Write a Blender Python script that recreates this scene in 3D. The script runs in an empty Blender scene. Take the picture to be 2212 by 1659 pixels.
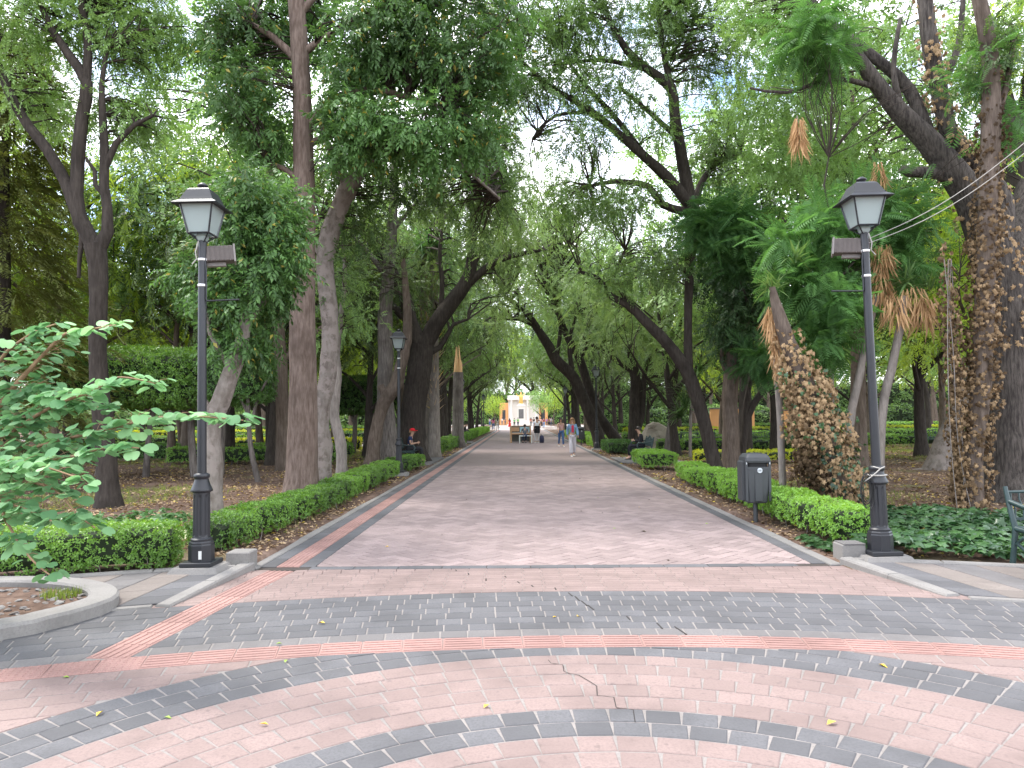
import bpy, bmesh, math, random
import numpy as np
from mathutils import Vector, Matrix, noise as mnoise

random.seed(7)
rng = np.random.default_rng(11)
PI = math.pi
R = math.radians
SC = bpy.context.scene
COL = SC.collection

# ------------------------------------------------------------------ camera
CAM_H = 1.68
FPX = 1591.0                        # focal length in pixels of a 2212 px wide frame
YAW, PITCH, ROLL = R(0.5), R(2.62), R(0.5)
CAM_M = (Matrix.Rotation(YAW, 3, 'Z') @ Matrix.Rotation(PI/2 + PITCH, 3, 'X') @ Matrix.Rotation(-ROLL, 3, 'Z'))
cam_d = bpy.data.cameras.new('camera')
cam_d.sensor_width = 36.0
cam_d.lens = 36.0 * FPX / 2212.0
cam_d.clip_start = 0.05
cam_d.clip_end = 3000
cam = bpy.data.objects.new('camera', cam_d)
COL.objects.link(cam)
cam.matrix_world = Matrix.Translation((0, 0, CAM_H)) @ CAM_M.to_4x4()
SC.camera = cam

# ------------------------------------------------------------------ sky, sun, exposure
SUN_EL, SUN_AZ = R(58), R(-55)      # azimuth from +Y towards +X (negative: ahead and to the left)
wd = bpy.data.worlds.new('World'); SC.world = wd; wd.use_nodes = True
wn = wd.node_tree.nodes; wl = wd.node_tree.links
for n_ in list(wn): wn.remove(n_)
wo = wn.new('ShaderNodeOutputWorld'); bg = wn.new('ShaderNodeBackground')
sky = wn.new('ShaderNodeTexSky'); sky.sky_type = 'NISHITA'; sky.sun_disc = False
sky.sun_elevation = SUN_EL; sky.sun_rotation = SUN_AZ
sky.air_density = 1.0; sky.dust_density = 2.5; sky.ozone_density = 1.0; sky.altitude = 1800
tc = wn.new('ShaderNodeTexCoord'); mp = wn.new('ShaderNodeMapping'); mp.inputs['Scale'].default_value = (1.6, 1.6, 3.0)
cn = wn.new('ShaderNodeTexNoise'); cn.inputs['Scale'].default_value = 2.2; cn.inputs['Detail'].default_value = 6; cn.inputs['Roughness'].default_value = .55
cr = wn.new('ShaderNodeValToRGB'); cr.color_ramp.elements[0].position = .36; cr.color_ramp.elements[1].position = .6
cm = wn.new('ShaderNodeMix'); cm.data_type = 'RGBA'
cm.inputs['B'].default_value = (9.5, 9.6, 9.9, 1)
wl.new(tc.outputs['Generated'], mp.inputs['Vector']); wl.new(mp.outputs['Vector'], cn.inputs['Vector'])
wl.new(cn.outputs['Fac'], cr.inputs['Fac']); wl.new(cr.outputs['Color'], cm.inputs['Factor'])
wl.new(sky.outputs['Color'], cm.inputs['A']); wl.new(cm.outputs['Result'], bg.inputs['Color'])
bg.inputs['Strength'].default_value = 0.15
wl.new(bg.outputs['Background'], wo.inputs['Surface'])

sun_d = bpy.data.lights.new('sun', 'SUN'); sun_d.energy = 1.5; sun_d.angle = R(18); sun_d.color = (1.0, .95, .87)
sun = bpy.data.objects.new('sun', sun_d); COL.objects.link(sun)
sdir = Vector((math.sin(SUN_AZ)*math.cos(SUN_EL), math.cos(SUN_AZ)*math.cos(SUN_EL), math.sin(SUN_EL)))
sun.rotation_euler = sdir.to_track_quat('Z', 'Y').to_euler()

SC.view_settings.view_transform = 'Standard'; SC.view_settings.look = 'None'
SC.view_settings.exposure = 1.7; SC.view_settings.gamma = 1.0
SC.render.engine = 'CYCLES'
SC.cycles.use_denoising = True
SC.cycles.max_bounces = 10; SC.cycles.diffuse_bounces = 7; SC.cycles.transmission_bounces = 6; SC.cycles.transparent_max_bounces = 8

# ------------------------------------------------------------------ pixel helpers (2212 px frame)
CAMP = Vector((0, 0, CAM_H))
def ray(x, y):
    return CAM_M @ Vector(((x-1106)/FPX, -(y-829.5)/FPX, -1.0))
def P(x, y, Y):
    d = ray(x, y); return CAMP + d*(Y/d.y)
def G(x, y, z=0.0):
    d = ray(x, y); return CAMP + d*((z-CAM_H)/d.z)
def gz(Y): return Y/FPX               # metres per pixel at depth Y

# ------------------------------------------------------------------ materials
MATS = {}
def _new(name):
    m = bpy.data.materials.new(name); m.use_nodes = True
    nt = m.node_tree; b = nt.nodes['Principled BSDF']; MATS[name] = m
    return m, nt, b
def _mix(nt, a, b, fac):
    mx = nt.nodes.new('ShaderNodeMix'); mx.data_type = 'RGBA'
    for k, v in (('A', a), ('B', b)):
        if isinstance(v, tuple): mx.inputs[k].default_value = (*v[:3], 1)
        else: nt.links.new(v, mx.inputs[k])
    if isinstance(fac, float): mx.inputs['Factor'].default_value = fac
    else: nt.links.new(fac, mx.inputs['Factor'])
    return mx.outputs['Result']
def _noise(nt, scale, detail=4, rough=.6, coord='Object', stretch=None):
    t = nt.nodes.new('ShaderNodeTexCoord'); n = nt.nodes.new('ShaderNodeTexNoise')
    n.inputs['Scale'].default_value = scale; n.inputs['Detail'].default_value = detail; n.inputs['Roughness'].default_value = rough
    src = t.outputs[coord]
    if stretch:
        m = nt.nodes.new('ShaderNodeMapping'); m.inputs['Scale'].default_value = stretch
        nt.links.new(src, m.inputs['Vector']); src = m.outputs['Vector']
    nt.links.new(src, n.inputs['Vector'])
    return n.outputs['Fac']
def _world_noise(nt, scale, detail=4, rough=.6):
    g = nt.nodes.new('ShaderNodeNewGeometry'); n = nt.nodes.new('ShaderNodeTexNoise')
    n.inputs['Scale'].default_value = scale; n.inputs['Detail'].default_value = detail; n.inputs['Roughness'].default_value = rough
    nt.links.new(g.outputs['Position'], n.inputs['Vector']); return n.outputs['Fac']
def _ramp(nt, src, lo, hi, c0=(0,0,0), c1=(1,1,1)):
    r = nt.nodes.new('ShaderNodeValToRGB'); e = r.color_ramp.elements
    e[0].position, e[1].position = lo, hi; e[0].color = (*c0, 1); e[1].color = (*c1, 1)
    nt.links.new(src, r.inputs['Fac']); return r.outputs['Color']
def _bump(nt, b, src, strength=.4, dist=.01):
    bp = nt.nodes.new('ShaderNodeBump'); bp.inputs['Strength'].default_value = strength; bp.inputs['Distance'].default_value = dist
    nt.links.new(src, bp.inputs['Height']); nt.links.new(bp.outputs['Normal'], b.inputs['Normal'])

def solid(name, c, rough=.6, metal=0.0, var=.18, scale=12.0, bump=0.0, spec=.4):
    m, nt, b = _new(name)
    n = _noise(nt, scale)
    c2 = tuple(v*(1-var) for v in c); c1 = tuple(min(1, v*(1+var)) for v in c)
    nt.links.new(_mix(nt, c2, c1, n), b.inputs['Base Color'])
    b.inputs['Roughness'].default_value = rough; b.inputs['Metallic'].default_value = metal
    b.inputs['Specular IOR Level'].default_value = spec
    if bump: _bump(nt, b, _noise(nt, scale*6), bump, .005)
    return m

def stone(name, c, var=.22, spots=(.12, .10, .10), rough=.85, spotamt=.5, spec=.25):
    """paving stone: every piece its own tone, fine grain, mottled stains with a shape of their own"""
    m, nt, b = _new(name)
    oi = nt.nodes.new('ShaderNodeObjectInfo')
    at = nt.nodes.new('ShaderNodeAttribute'); at.attribute_name = 'rnd'
    ad = nt.nodes.new('ShaderNodeMath'); ad.operation = 'ADD'
    nt.links.new(oi.outputs['Random'], ad.inputs[0]); nt.links.new(at.outputs['Fac'], ad.inputs[1])
    fr = nt.nodes.new('ShaderNodeMath'); fr.operation = 'FRACT'; nt.links.new(ad.outputs[0], fr.inputs[0])
    lo = tuple(v*(1-var) for v in c); hi = tuple(min(1, v*(1+var*.8)) for v in c)
    base = _mix(nt, lo, hi, fr.outputs[0])
    g = _world_noise(nt, 60, 5, .7)
    base = _mix(nt, base, tuple(v*.72 for v in c), _ramp(nt, g, .45, .75))
    big = _world_noise(nt, 1.3, 5, .65)
    base = _mix(nt, base, tuple(v*.66 for v in c), _ramp(nt, big, .46, .74))
    sp = _world_noise(nt, 17, 3, .5)
    rs = _ramp(nt, sp, .62, .70)
    mm = nt.nodes.new('ShaderNodeMath'); mm.operation = 'MULTIPLY'; mm.inputs[1].default_value = spotamt
    nt.links.new(rs, mm.inputs[0])
    base = _mix(nt, base, spots, mm.outputs[0])
    nt.links.new(base, b.inputs['Base Color'])
    b.inputs['Roughness'].default_value = rough; b.inputs['Specular IOR Level'].default_value = spec
    _bump(nt, b, g, .35, .004)
    return m

def bark(name, c, c2, vscale=1.0, stretch=(6, 6, 1.0), bump=.9, rough=.9, patch=None):
    m, nt, b = _new(name)
    n = _noise(nt, 3.0*vscale, 6, .65, 'Object', stretch)
    base = _mix(nt, c, c2, _ramp(nt, n, .35, .68))
    n2 = _noise(nt, 1.1, 3, .6)
    base = _mix(nt, base, tuple(v*.6 for v in c), _ramp(nt, n2, .5, .8))
    if patch:
        n3 = _noise(nt, 5.0, 4, .6)
        base = _mix(nt, base, patch, _ramp(nt, n3, .48, .56))
    nt.links.new(base, b.inputs['Base Color'])
    b.inputs['Roughness'].default_value = rough; b.inputs['Specular IOR Level'].default_value = .15
    _bump(nt, b, n, bump, .03)
    return m

def leafmat(name, c1, c2, trans=.35, rough=.45, spec=.35, tcol=None, old=None, oldamt=.05):
    m, nt, b = _new(name)
    at = nt.nodes.new('ShaderNodeAttribute'); at.attribute_name = 'rnd'
    oi = nt.nodes.new('ShaderNodeObjectInfo')
    base = _mix(nt, c1, c2, at.outputs['Fac'])
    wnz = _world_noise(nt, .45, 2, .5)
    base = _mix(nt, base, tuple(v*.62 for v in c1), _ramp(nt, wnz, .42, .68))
    base = _mix(nt, base, tuple(v*1.15 for v in c2), _ramp(nt, oi.outputs['Random'], .3, 1.3))
    if old:
        base = _mix(nt, base, old, _ramp(nt, at.outputs['Fac'], 1-oldamt-.005, 1-oldamt))
    nt.links.new(base, b.inputs['Base Color'])
    b.inputs['Roughness'].default_value = rough; b.inputs['Specular IOR Level'].default_value = spec
    if trans > 0:
        tr = nt.nodes.new('ShaderNodeBsdfTranslucent')
        if tcol: tr.inputs['Color'].default_value = (*tcol, 1)
        else:
            hs = nt.nodes.new('ShaderNodeHueSaturation'); hs.inputs['Hue'].default_value = .485
            hs.inputs['Saturation'].default_value = 1.15; hs.inputs['Value'].default_value = 2.0
            nt.links.new(base, hs.inputs['Color']); nt.links.new(hs.outputs['Color'], tr.inputs['Color'])
        ms = nt.nodes.new('ShaderNodeMixShader'); ms.inputs['Fac'].default_value = trans
        nt.links.new(b.outputs['BSDF'], ms.inputs[1]); nt.links.new(tr.outputs['BSDF'], ms.inputs[2])
        nt.links.new(ms.outputs['Shader'], nt.nodes['Material Output'].inputs['Surface'])
    return m

# ------------------------------------------------------------------ mesh helpers
def tag(o, label=None, cat=None, group=None, kind=None):
    if label: o['label'] = label
    if cat: o['category'] = cat
    if group: o['group'] = group
    if kind: o['kind'] = kind
    return o
def empty(name, loc=(0,0,0), rz=0.0):
    o = bpy.data.objects.new(name, None); COL.objects.link(o); o.location = loc; o.rotation_euler = (0, 0, rz)
    o.empty_display_size = .1
    return o
def link(name, me, parent=None, loc=None, rot=None):
    o = bpy.data.objects.new(name, me); COL.objects.link(o)
    if parent is not None: o.parent = parent
    if loc is not None: o.location = loc
    if rot is not None: o.rotation_euler = rot
    return o
def children(o): return [c for c in bpy.data.objects if c.parent == o]
def copy_tree(o, parent=None, kids=None):
    c = o.copy(); COL.objects.link(c)
    if parent is not None: c.parent = parent
    for ch in o.children: copy_tree(ch, c)
    return c

class MB:
    def __init__(s): s.v = []; s.f = []; s.sm = []
    def add(s, vs, fs, smooth=False):
        k = len(s.v); s.v += [tuple(v) for v in vs]
        for f in fs: s.f.append(tuple(i+k for i in f)); s.sm.append(smooth)
    def box(s, x0, x1, y0, y1, z0, z1, bev=0.0, M=None):
        if bev <= 0:
            vs = [(x0,y0,z0),(x1,y0,z0),(x1,y1,z0),(x0,y1,z0),(x0,y0,z1),(x1,y0,z1),(x1,y1,z1),(x0,y1,z1)]
            fs = [(0,3,2,1),(4,5,6,7),(0,1,5,4),(1,2,6,5),(2,3,7,6),(3,0,4,7)]
        else:
            b = bev; rings = []
            for (z, k) in ((z0, b), (z0+b, 0), (z1-b, 0), (z1, b)):
                rings += [(x0+k,y0+k,z),(x1-k,y0+k,z),(x1-k,y1-k,z),(x0+k,y1-k,z)]
            vs = rings; fs = [(3,2,1,0),(12,13,14,15)]
            for r in range(3):
                for i in range(4):
                    j = (i+1) % 4; fs.append((r*4+i, r*4+j, r*4+4+j, r*4+4+i))
        if M is not None: vs = [M @ Vector(v) for v in vs]
        s.add(vs, fs)
    def loft(s, rings, cap0=True, cap1=True, smooth=True, closed=True):
        n = len(rings[0]); vs = [p for r in rings for p in r]; fs = []
        for a in range(len(rings)-1):
            for i in range(n if closed else n-1):
                j = (i+1) % n; fs.append((a*n+i, a*n+j, a*n+n+j, a*n+n+i))
        s.add(vs, fs, smooth)
        if cap0: s.add(rings[0], [tuple(range(n-1, -1, -1))])
        if cap1: s.add(rings[-1], [tuple(range(n))])
    def lathe(s, prof, n=16, c=(0,0,0), smooth=True, M=None, rot=0.0, sq=None):
        rings = []
        for (r, z) in prof:
            ring = []
            for i in range(n):
                a = rot + 2*PI*i/n; p = Vector((c[0]+r*math.cos(a), c[1]+r*math.sin(a), c[2]+z))
                ring.append(M @ p if M is not None else p)
            rings.append(ring)
        s.loft(rings, smooth=smooth)
    def tube(s, pts, rad, n=8, cap=True, wob=0.0, wf=3.0, smooth=True):
        pts = [Vector(p) for p in pts]; m = len(pts)
        if not hasattr(rad, '__len__'): rad = [rad]*m
        t = (pts[1]-pts[0]).normalized()
        up = Vector((0,1,0)) if abs(t.z) > .7 else Vector((0,0,1))
        u = t.cross(up).normalized(); rings = []
        for k in range(m):
            t2 = (pts[min(k+1, m-1)] - pts[max(k-1, 0)])
            t2 = t2.normalized() if t2.length > 1e-9 else t
            q = t.rotation_difference(t2); u = (q @ u); u = (u - t2*u.dot(t2)).normalized(); t = t2
            w = t.cross(u); ring = []
            for i in range(n):
                a = 2*PI*i/n; d = u*math.cos(a) + w*math.sin(a); r = rad[k]
                if wob:
                    q3 = pts[k]*1.3 + d*(1.1)
                    r *= 1 + wob*(mnoise.noise(q3*wf*.6) + .6*mnoise.noise(q3*wf*1.7))
                ring.append(pts[k] + d*r)
            rings.append(ring)
        s.loft(rings, cap, cap, smooth)
    def build(s, name, mat, parent=None, loc=None, rot=None):
        return link(name, s.mesh(name, mat), parent, loc, rot)
    def mesh(s, name, mat):
        me = bpy.data.meshes.new(name); me.from_pydata(s.v, [], s.f)
        me.polygons.foreach_set('use_smooth', s.sm)
        if isinstance(mat, str): mat = MATS[mat]
        me.materials.append(mat); me.update(); return me

def trimesh(name, V, F, mat, rnd=None, smooth=False):
    """numpy -> mesh; F is (m,3) or (m,4)"""
    V = np.asarray(V, np.float32); F = np.asarray(F, np.int32); k = F.shape[1]
    me = bpy.data.meshes.new(name)
    me.vertices.add(len(V)); me.vertices.foreach_set('co', V.ravel())
    me.loops.add(F.size); me.loops.foreach_set('vertex_index', F.ravel())
    me.polygons.add(len(F)); me.polygons.foreach_set('loop_start', np.arange(0, F.size, k, dtype=np.int32))
    try: me.polygons.foreach_set('loop_total', np.full(len(F), k, np.int32))
    except Exception: pass
    if smooth: me.polygons.foreach_set('use_smooth', np.ones(len(F), bool))
    if rnd is not None:
        a = me.attributes.new('rnd', 'FLOAT', 'FACE'); a.data.foreach_set('value', np.asarray(rnd, np.float32))
    me.materials.append(MATS[mat] if isinstance(mat, str) else mat)
    me.update(calc_edges=True); return me

def unit(v): return v / np.maximum(np.linalg.norm(v, axis=-1, keepdims=True), 1e-9)
def frames(X, upbias=1.0, roll=.8):
    """(n,3) axes -> (n,3,3) frames; the z axis stays near +Z with some roll"""
    n = len(X); X = unit(X)
    Z = np.tile(np.array([0,0,1.0]), (n,1))*upbias + rng.normal(0, roll*.5, (n,3))
    Yv = unit(np.cross(Z, X)); Z = np.cross(X, Yv)
    return np.stack([X, Yv, Z], axis=1)
def stamp(T, F, leafid, pos, fr, sc):
    """template verts T (k,3), faces F (m,3) -> stamped arrays with one random value per leaf"""
    n, k = len(pos), len(T)
    sc = np.asarray(sc).reshape(n, -1, 1) if np.ndim(sc) else np.full((n,1,1), sc)
    V = np.einsum('ki,nij->nkj', T, fr)*sc + pos[:, None, :]
    FF = (F[None] + (np.arange(n)*k)[:, None, None]).reshape(-1, F.shape[1])
    rl = rng.random((n, leafid.max()+1))
    return V.reshape(-1, 3), FF, rl[:, leafid].reshape(-1)
class Acc:
    def __init__(s): s.V = []; s.F = []; s.r = []; s.k = 0
    def put(s, V, F, r): s.V.append(V); s.F.append(F+s.k); s.r.append(r); s.k += len(V)
    def mesh(s, name, mat): return trimesh(name, np.concatenate(s.V), np.concatenate(s.F), mat, np.concatenate(s.r))
    def build(s, name, mat, parent=None):
        return link(name, s.mesh(name, mat), parent)

def one_leaf(b, d, side, ll, lw, fold=.12):
    d = d/np.linalg.norm(d); up = np.array([0,0,1.0]); s_ = np.cross(up, d); s_ /= np.linalg.norm(s_)+1e-9
    u = np.cross(d, s_)
    m = b + d*ll*.45
    return [b, m + s_*lw/2 + u*fold*lw, b + d*ll - u*ll*.12, m - s_*lw/2 + u*fold*lw]
def spray(nl=10, ll=.34, lw=.14, ang=50, droop=.35, seed=1, curve=.25):
    r_ = random.Random(seed); V = []; F = []; L = []
    for i in range(nl):
        t = .12 + .88*(i+1)/nl; sd = 1 if i % 2 else -1
        b = np.array([t, 0, -curve*t*t]); a = R(ang + r_.uniform(-18, 18)) * (0.15 if i == nl-1 else 1)
        d = np.array([math.cos(a), sd*math.sin(a), -droop + r_.uniform(-.35, .35)])
        k = len(V); l2 = ll*r_.uniform(.8, 1.15)
        V += one_leaf(b, d, sd, l2, lw*r_.uniform(.85, 1.15)); F += [(k,k+1,k+2),(k,k+2,k+3)]; L += [i, i]
    # the twig itself
    k = len(V); V += [np.array([0,.008,0]), np.array([0,-.008,0]), np.array([1,0,-curve])]; F.append((k,k+1,k+2)); L.append(nl)
    return np.array(V, float), np.array(F), np.array(L)
SPR = {
 'glossy': [spray(9, .36, .15, 55, .6, s) for s in (1,2,3)],
 'small':  [spray(13, .23, .11, 52, .25, s) for s in (4,5,6)],
 'fine':   [spray(17, .20, .065, 48, .3, s) for s in (7,8,9)],
 'willow': [spray(12, .42, .08, 35, .9, s, .5) for s in (10,11)],
 'conifer':[spray(22, .26, .05, 40, .15, s, .4) for s in (12,13)],
}
def frond(np_=13, seed=1):
    """feathery pinnate leaf, 1 unit long"""
    r_ = random.Random(seed); V = []; F = []; L = []
    for i in range(np_):
        t = .10 + .90*i/(np_-1); b0 = np.array([t, 0, -.30*t*t]); ln = .34*math.sin(PI*min(1, .16+.78*t))**.8 + .04
        for sd in (1, -1):
            d = np.array([.62, sd*1.0, -.30+r_.uniform(-.12,.12)]); k = len(V)
            V += one_leaf(b0, d, sd, ln*r_.uniform(.85,1.1), .048, .2); F += [(k,k+1,k+2),(k,k+2,k+3)]; L += [i, i]
    k = len(V); V += [np.array([0,.008,0]), np.array([0,-.008,0]), np.array([1,0,-.30])]; F.append((k,k+1,k+2)); L.append(np_)
    return np.array(V, float), np.array(F), np.array(L)
SPR['fern'] = [frond(14, 1), frond(12, 2)]
def rosette(n=6, seed=1):
    r_ = random.Random(seed); V = []; F = []; L = []
    for i in range(n):
        a = 2*PI*i/n + r_.uniform(-.3, .3); el = r_.uniform(.1, 1.0)
        d = np.array([math.cos(a)*math.cos(el), math.sin(a)*math.cos(el), math.sin(el)])
        k = len(V); b = np.array([0,0,.0]) + d*.25 + np.array([0,0,.12*i])
        V += one_leaf(b, d, 1, r_.uniform(.7, 1.0), .5, .15); F += [(k,k+1,k+2),(k,k+2,k+3)]; L += [i, i]
    return np.array(V, float), np.array(F), np.array(L)
ROS = [rosette(6, 1), rosette(7, 2)]
# ------------------------------------------------------------------ material palette
stone('pink_stone', (.245, .182, .166), .12, (.13, .10, .095))
stone('dark_stone', (.118, .116, .121), .2, (.07, .07, .07), spotamt=.3)
stone('grey_stone', (.165, .155, .153), .16, (.15, .14, .14))
stone('path_brick', (.30, .234, .222), .2, (.17, .14, .14))
stone('beige_stone', (.20, .172, .155), .16, (.2, .17, .16))
stone('tactile_red', (.34, .205, .18), .12, (.33, .2, .18), spotamt=.25)
stone('kerb_concrete', (.235, .222, .21), .08, (.26, .24, .22), spotamt=.35)
stone('mortar', (.245, .222, .208), .06, (.3, .27, .25), spotamt=.3)
stone('dark_mortar', (.07, .058, .052), .1, (.1, .08, .08), spotamt=.3)
stone('pale_and_sunlit_paving', (0.400, 0.368, 0.344), .1, (.35, .32, .3))  # pale cross paths; on the far plaza the paleness stands for sunlight
stone('rock_face', (.42, .36, .29), .3, (.2, .15, .1))
solid('iron_black', (.014, .015, .019), .42, .0, .25, 9, .12, .5)
solid('speaker_brown', (.11, .092, .085), .6, 0, .2, 30, .2)
solid('speaker_edge', (.22, .20, .19), .6, 0, .1)
solid('steel_band', (.72, .72, .72), .35, .6, .1)
solid('cable', (.36, .34, .31), .7)
solid('black_cable', (.02, .02, .02), .6)
solid('bin_plastic', (.05, .053, .057), .5, 0, .18, 5, .08)
solid('bin_shade', (.012, .012, .013), .7)  # near-black, the shade inside the bin put into the colour
solid('badge', (.55, .58, .6), .5, 0, .35, 60)
solid('sticker', (.6, .6, .58), .6)
solid('bench_green', (.022, .045, .045), .4, 0, .3, 14, .15, .5)
solid('crack_dark', (.03, .026, .024), .95)
solid('rust', (.35, .14, .06), .8)
m, nt, b = _new('lamp_glass')
n = _noise(nt, 7, 5, .7); z = nt.nodes.new('ShaderNodeTexCoord')
nt.links.new(_mix(nt, (.52, .59, .58), (.40, .32, .27), _ramp(nt, n, .6, .78)), b.inputs['Base Color'])
b.inputs['Roughness'].default_value = .35
trn = nt.nodes.new('ShaderNodeBsdfTranslucent'); trn.inputs['Color'].default_value = (.58, .65, .64, 1)
mxs = nt.nodes.new('ShaderNodeMixShader'); mxs.inputs[0].default_value = .5
nt.links.new(b.outputs[0], mxs.inputs[1]); nt.links.new(trn.outputs[0], mxs.inputs[2]); nt.links.new(mxs.outputs[0], nt.nodes['Material Output'].inputs[0])

bark('bark_dark', (0.033, 0.027, 0.023), (0.070, 0.058, 0.050))
bark('bark_brown', (0.086, 0.065, 0.051), (0.178, 0.139, 0.114))
bark('bark_red', (.095, .068, .054), (.20, .152, .128), 1.3, (5, 5, .9), .6)
bark('bark_mottled', (0.128, 0.104, 0.089), (0.246, 0.217, 0.194), 1.0, (3, 3, 1.5), .8, patch=(.235, .20, .18))
bark('bark_pale', (0.170, 0.145, 0.128), (0.306, 0.268, 0.238), 1.0, (5, 5, 1.2))
bark('bark_ridged', (0.037, 0.031, 0.029), (0.141, 0.122, 0.107), 1.6, (5, 5, .8), 1.3)
bark('bark_grey', (0.090, 0.075, 0.068), (0.225, 0.199, 0.180), 1.2, (7, 7, .7), 1.0)
bark('twig', (0.043, 0.034, 0.028), (0.075, 0.060, 0.050))
bark('twig_red', (0.240, 0.150, 0.090), (0.360, 0.240, 0.150), 1, (3, 3, 1), .2)
bark('dead_wood', (0.520, 0.300, 0.140), (0.720, 0.480, 0.260), 1, (9, 9, .8))

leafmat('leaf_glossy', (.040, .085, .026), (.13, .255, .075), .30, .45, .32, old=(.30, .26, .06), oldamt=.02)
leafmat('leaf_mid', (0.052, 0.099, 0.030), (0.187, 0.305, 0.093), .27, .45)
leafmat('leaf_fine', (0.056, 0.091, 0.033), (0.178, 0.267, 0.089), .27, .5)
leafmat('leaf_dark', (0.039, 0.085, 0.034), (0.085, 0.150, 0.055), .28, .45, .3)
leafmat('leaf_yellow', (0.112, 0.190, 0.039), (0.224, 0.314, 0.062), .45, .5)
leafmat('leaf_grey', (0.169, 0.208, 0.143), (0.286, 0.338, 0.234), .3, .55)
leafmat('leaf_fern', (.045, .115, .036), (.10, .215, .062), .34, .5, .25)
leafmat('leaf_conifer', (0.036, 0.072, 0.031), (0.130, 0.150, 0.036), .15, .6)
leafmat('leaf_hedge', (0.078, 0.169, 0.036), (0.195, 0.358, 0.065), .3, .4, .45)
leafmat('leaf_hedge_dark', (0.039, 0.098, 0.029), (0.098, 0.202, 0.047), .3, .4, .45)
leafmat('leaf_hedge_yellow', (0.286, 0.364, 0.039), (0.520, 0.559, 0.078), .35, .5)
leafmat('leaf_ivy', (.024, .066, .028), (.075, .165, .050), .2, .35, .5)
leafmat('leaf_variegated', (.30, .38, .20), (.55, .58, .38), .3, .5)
leafmat('leaf_dead', (.055, .034, .018), (.36, .245, .135), .12, .75, .2, tcol=(.40, .24, .12))
leafmat('leaf_straw', (.30, .165, .075), (.56, .36, .19), .25, .75, .2, tcol=(.5, .32, .16))
leafmat('leaf_litter', (.17, .105, .06), (.60, .45, .28), .1, .8, .2, old=(.60, .46, .10), oldamt=.06)
leafmat('leaf_yucca', (.07, .14, .045), (.15, .24, .075), .25, .4, .5)
leafmat('leaf_shrub', (.13, .29, .13), (.27, .46, .22), .3, .65, .2)
leafmat('grass_blade', (0.098, 0.150, 0.033), (0.247, 0.305, 0.078), .35, .6, .2)
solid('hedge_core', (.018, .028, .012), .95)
solid('crown_core', (.02, .035, .014), .95)

m, nt, b = _new('soil')
g1 = _world_noise(nt, .28, 4, .6); g2 = _world_noise(nt, 9, 6, .7); g3 = _world_noise(nt, 1.7, 5, .65)
base = _mix(nt, (.075, .048, .037), (.175, .118, .090), _ramp(nt, g2, .35, .7))
base = _mix(nt, base, (.24, .17, .135), _ramp(nt, g3, .5, .75))
base = _mix(nt, base, (.14, .15, .06), _ramp(nt, g1, .56, .72))
nt.links.new(base, b.inputs['Base Color']); b.inputs['Roughness'].default_value = .95; b.inputs['Specular IOR Level'].default_value = .1
_bump(nt, b, g2, .8, .03)

# ------------------------------------------------------------------ layout constants (metres; the camera stands at 0, 0)
C1 = (.43, 1.99)                      # centre of the two rings of the plaza
C2 = (.60, -6.88)                     # centre of the wide arcs
PX0, PX1 = -3.10, 3.62                # outer edges of the path
Y_PATH = 8.32
def arc_y(r, x): return C2[1] + math.sqrt(max(0, r*r - (x-C2[0])**2))

# ground: one sheet to the horizon, lower under the paving
xs = np.unique(np.concatenate([np.linspace(-12, 12, 97), np.linspace(-60, 60, 81), [-900,-500,-300,-200,-130,-90,90,130,200,300,500,900], [PX0+.02, PX0+.07, PX1-.07, PX1-.02]]))
ys = np.unique(np.concatenate([np.linspace(-3, 30, 133), np.linspace(30, 130, 101), [-300,-100,-30,-8, 150,180,220,300,450,700,1000,1500]]))
GX, GY = np.meshgrid(xs, ys)
def ground_z(x, y):
    inside = ((x > PX0+.05) & (x < PX1-.05) & (y > 7)) | (((x-C2[0])**2 + (y-C2[1])**2) < 15.1**2)
    z = .02 + .018*np.sin(x*1.3+y*.7) + .018*np.sin(y*1.9-x*.9) + .01*np.sin(5.1*x)*np.sin(4.3*y)
    z = np.where(np.abs(x) > 8, z + .03*np.sin(x*.4)*np.sin(y*.3), z)
    return np.where(inside, -.08, z)
GZ = ground_z(GX, GY)
nx, ny = len(xs), len(ys)
idx = np.arange(nx*ny).reshape(ny, nx)
Fq = np.stack([idx[:-1,:-1], idx[:-1,1:], idx[1:,1:], idx[1:,:-1]], -1).reshape(-1, 4)
gr = link('ground', trimesh('ground', np.stack([GX, GY, GZ], -1).reshape(-1, 3), Fq, 'soil', smooth=True)); tag(gr, kind='structure')

# ---- polygon pieces
def clip_poly(poly, a, b, c):
    """keep a*x+b*y+c >= 0"""
    out = []
    for i in range(len(poly)):
        p, q = poly[i], poly[(i+1) % len(poly)]
        dp, dq = a*p[0]+b*p[1]+c, a*q[0]+b*q[1]+c
        if dp >= 0: out.append(p)
        if (dp < 0) != (dq < 0):
            t = dp/(dp-dq); out.append((p[0]+(q[0]-p[0])*t, p[1]+(q[1]-p[1])*t))
    return out
def area(poly):
    return .5*abs(sum(poly[i][0]*poly[(i+1)%len(poly)][1]-poly[(i+1)%len(poly)][0]*poly[i][1] for i in range(len(poly))))
def clip_circle(poly, c, r, inside):
    cx = sum(p[0] for p in poly)/len(poly)-c[0]; cy = sum(p[1] for p in poly)/len(poly)-c[1]
    d = math.hypot(cx, cy); ux, uy = cx/d, cy/d
    k = r + (ux*c[0]+uy*c[1])
    return clip_poly(poly, -ux, -uy, k) if inside else clip_poly(poly, ux, uy, -k)
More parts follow.
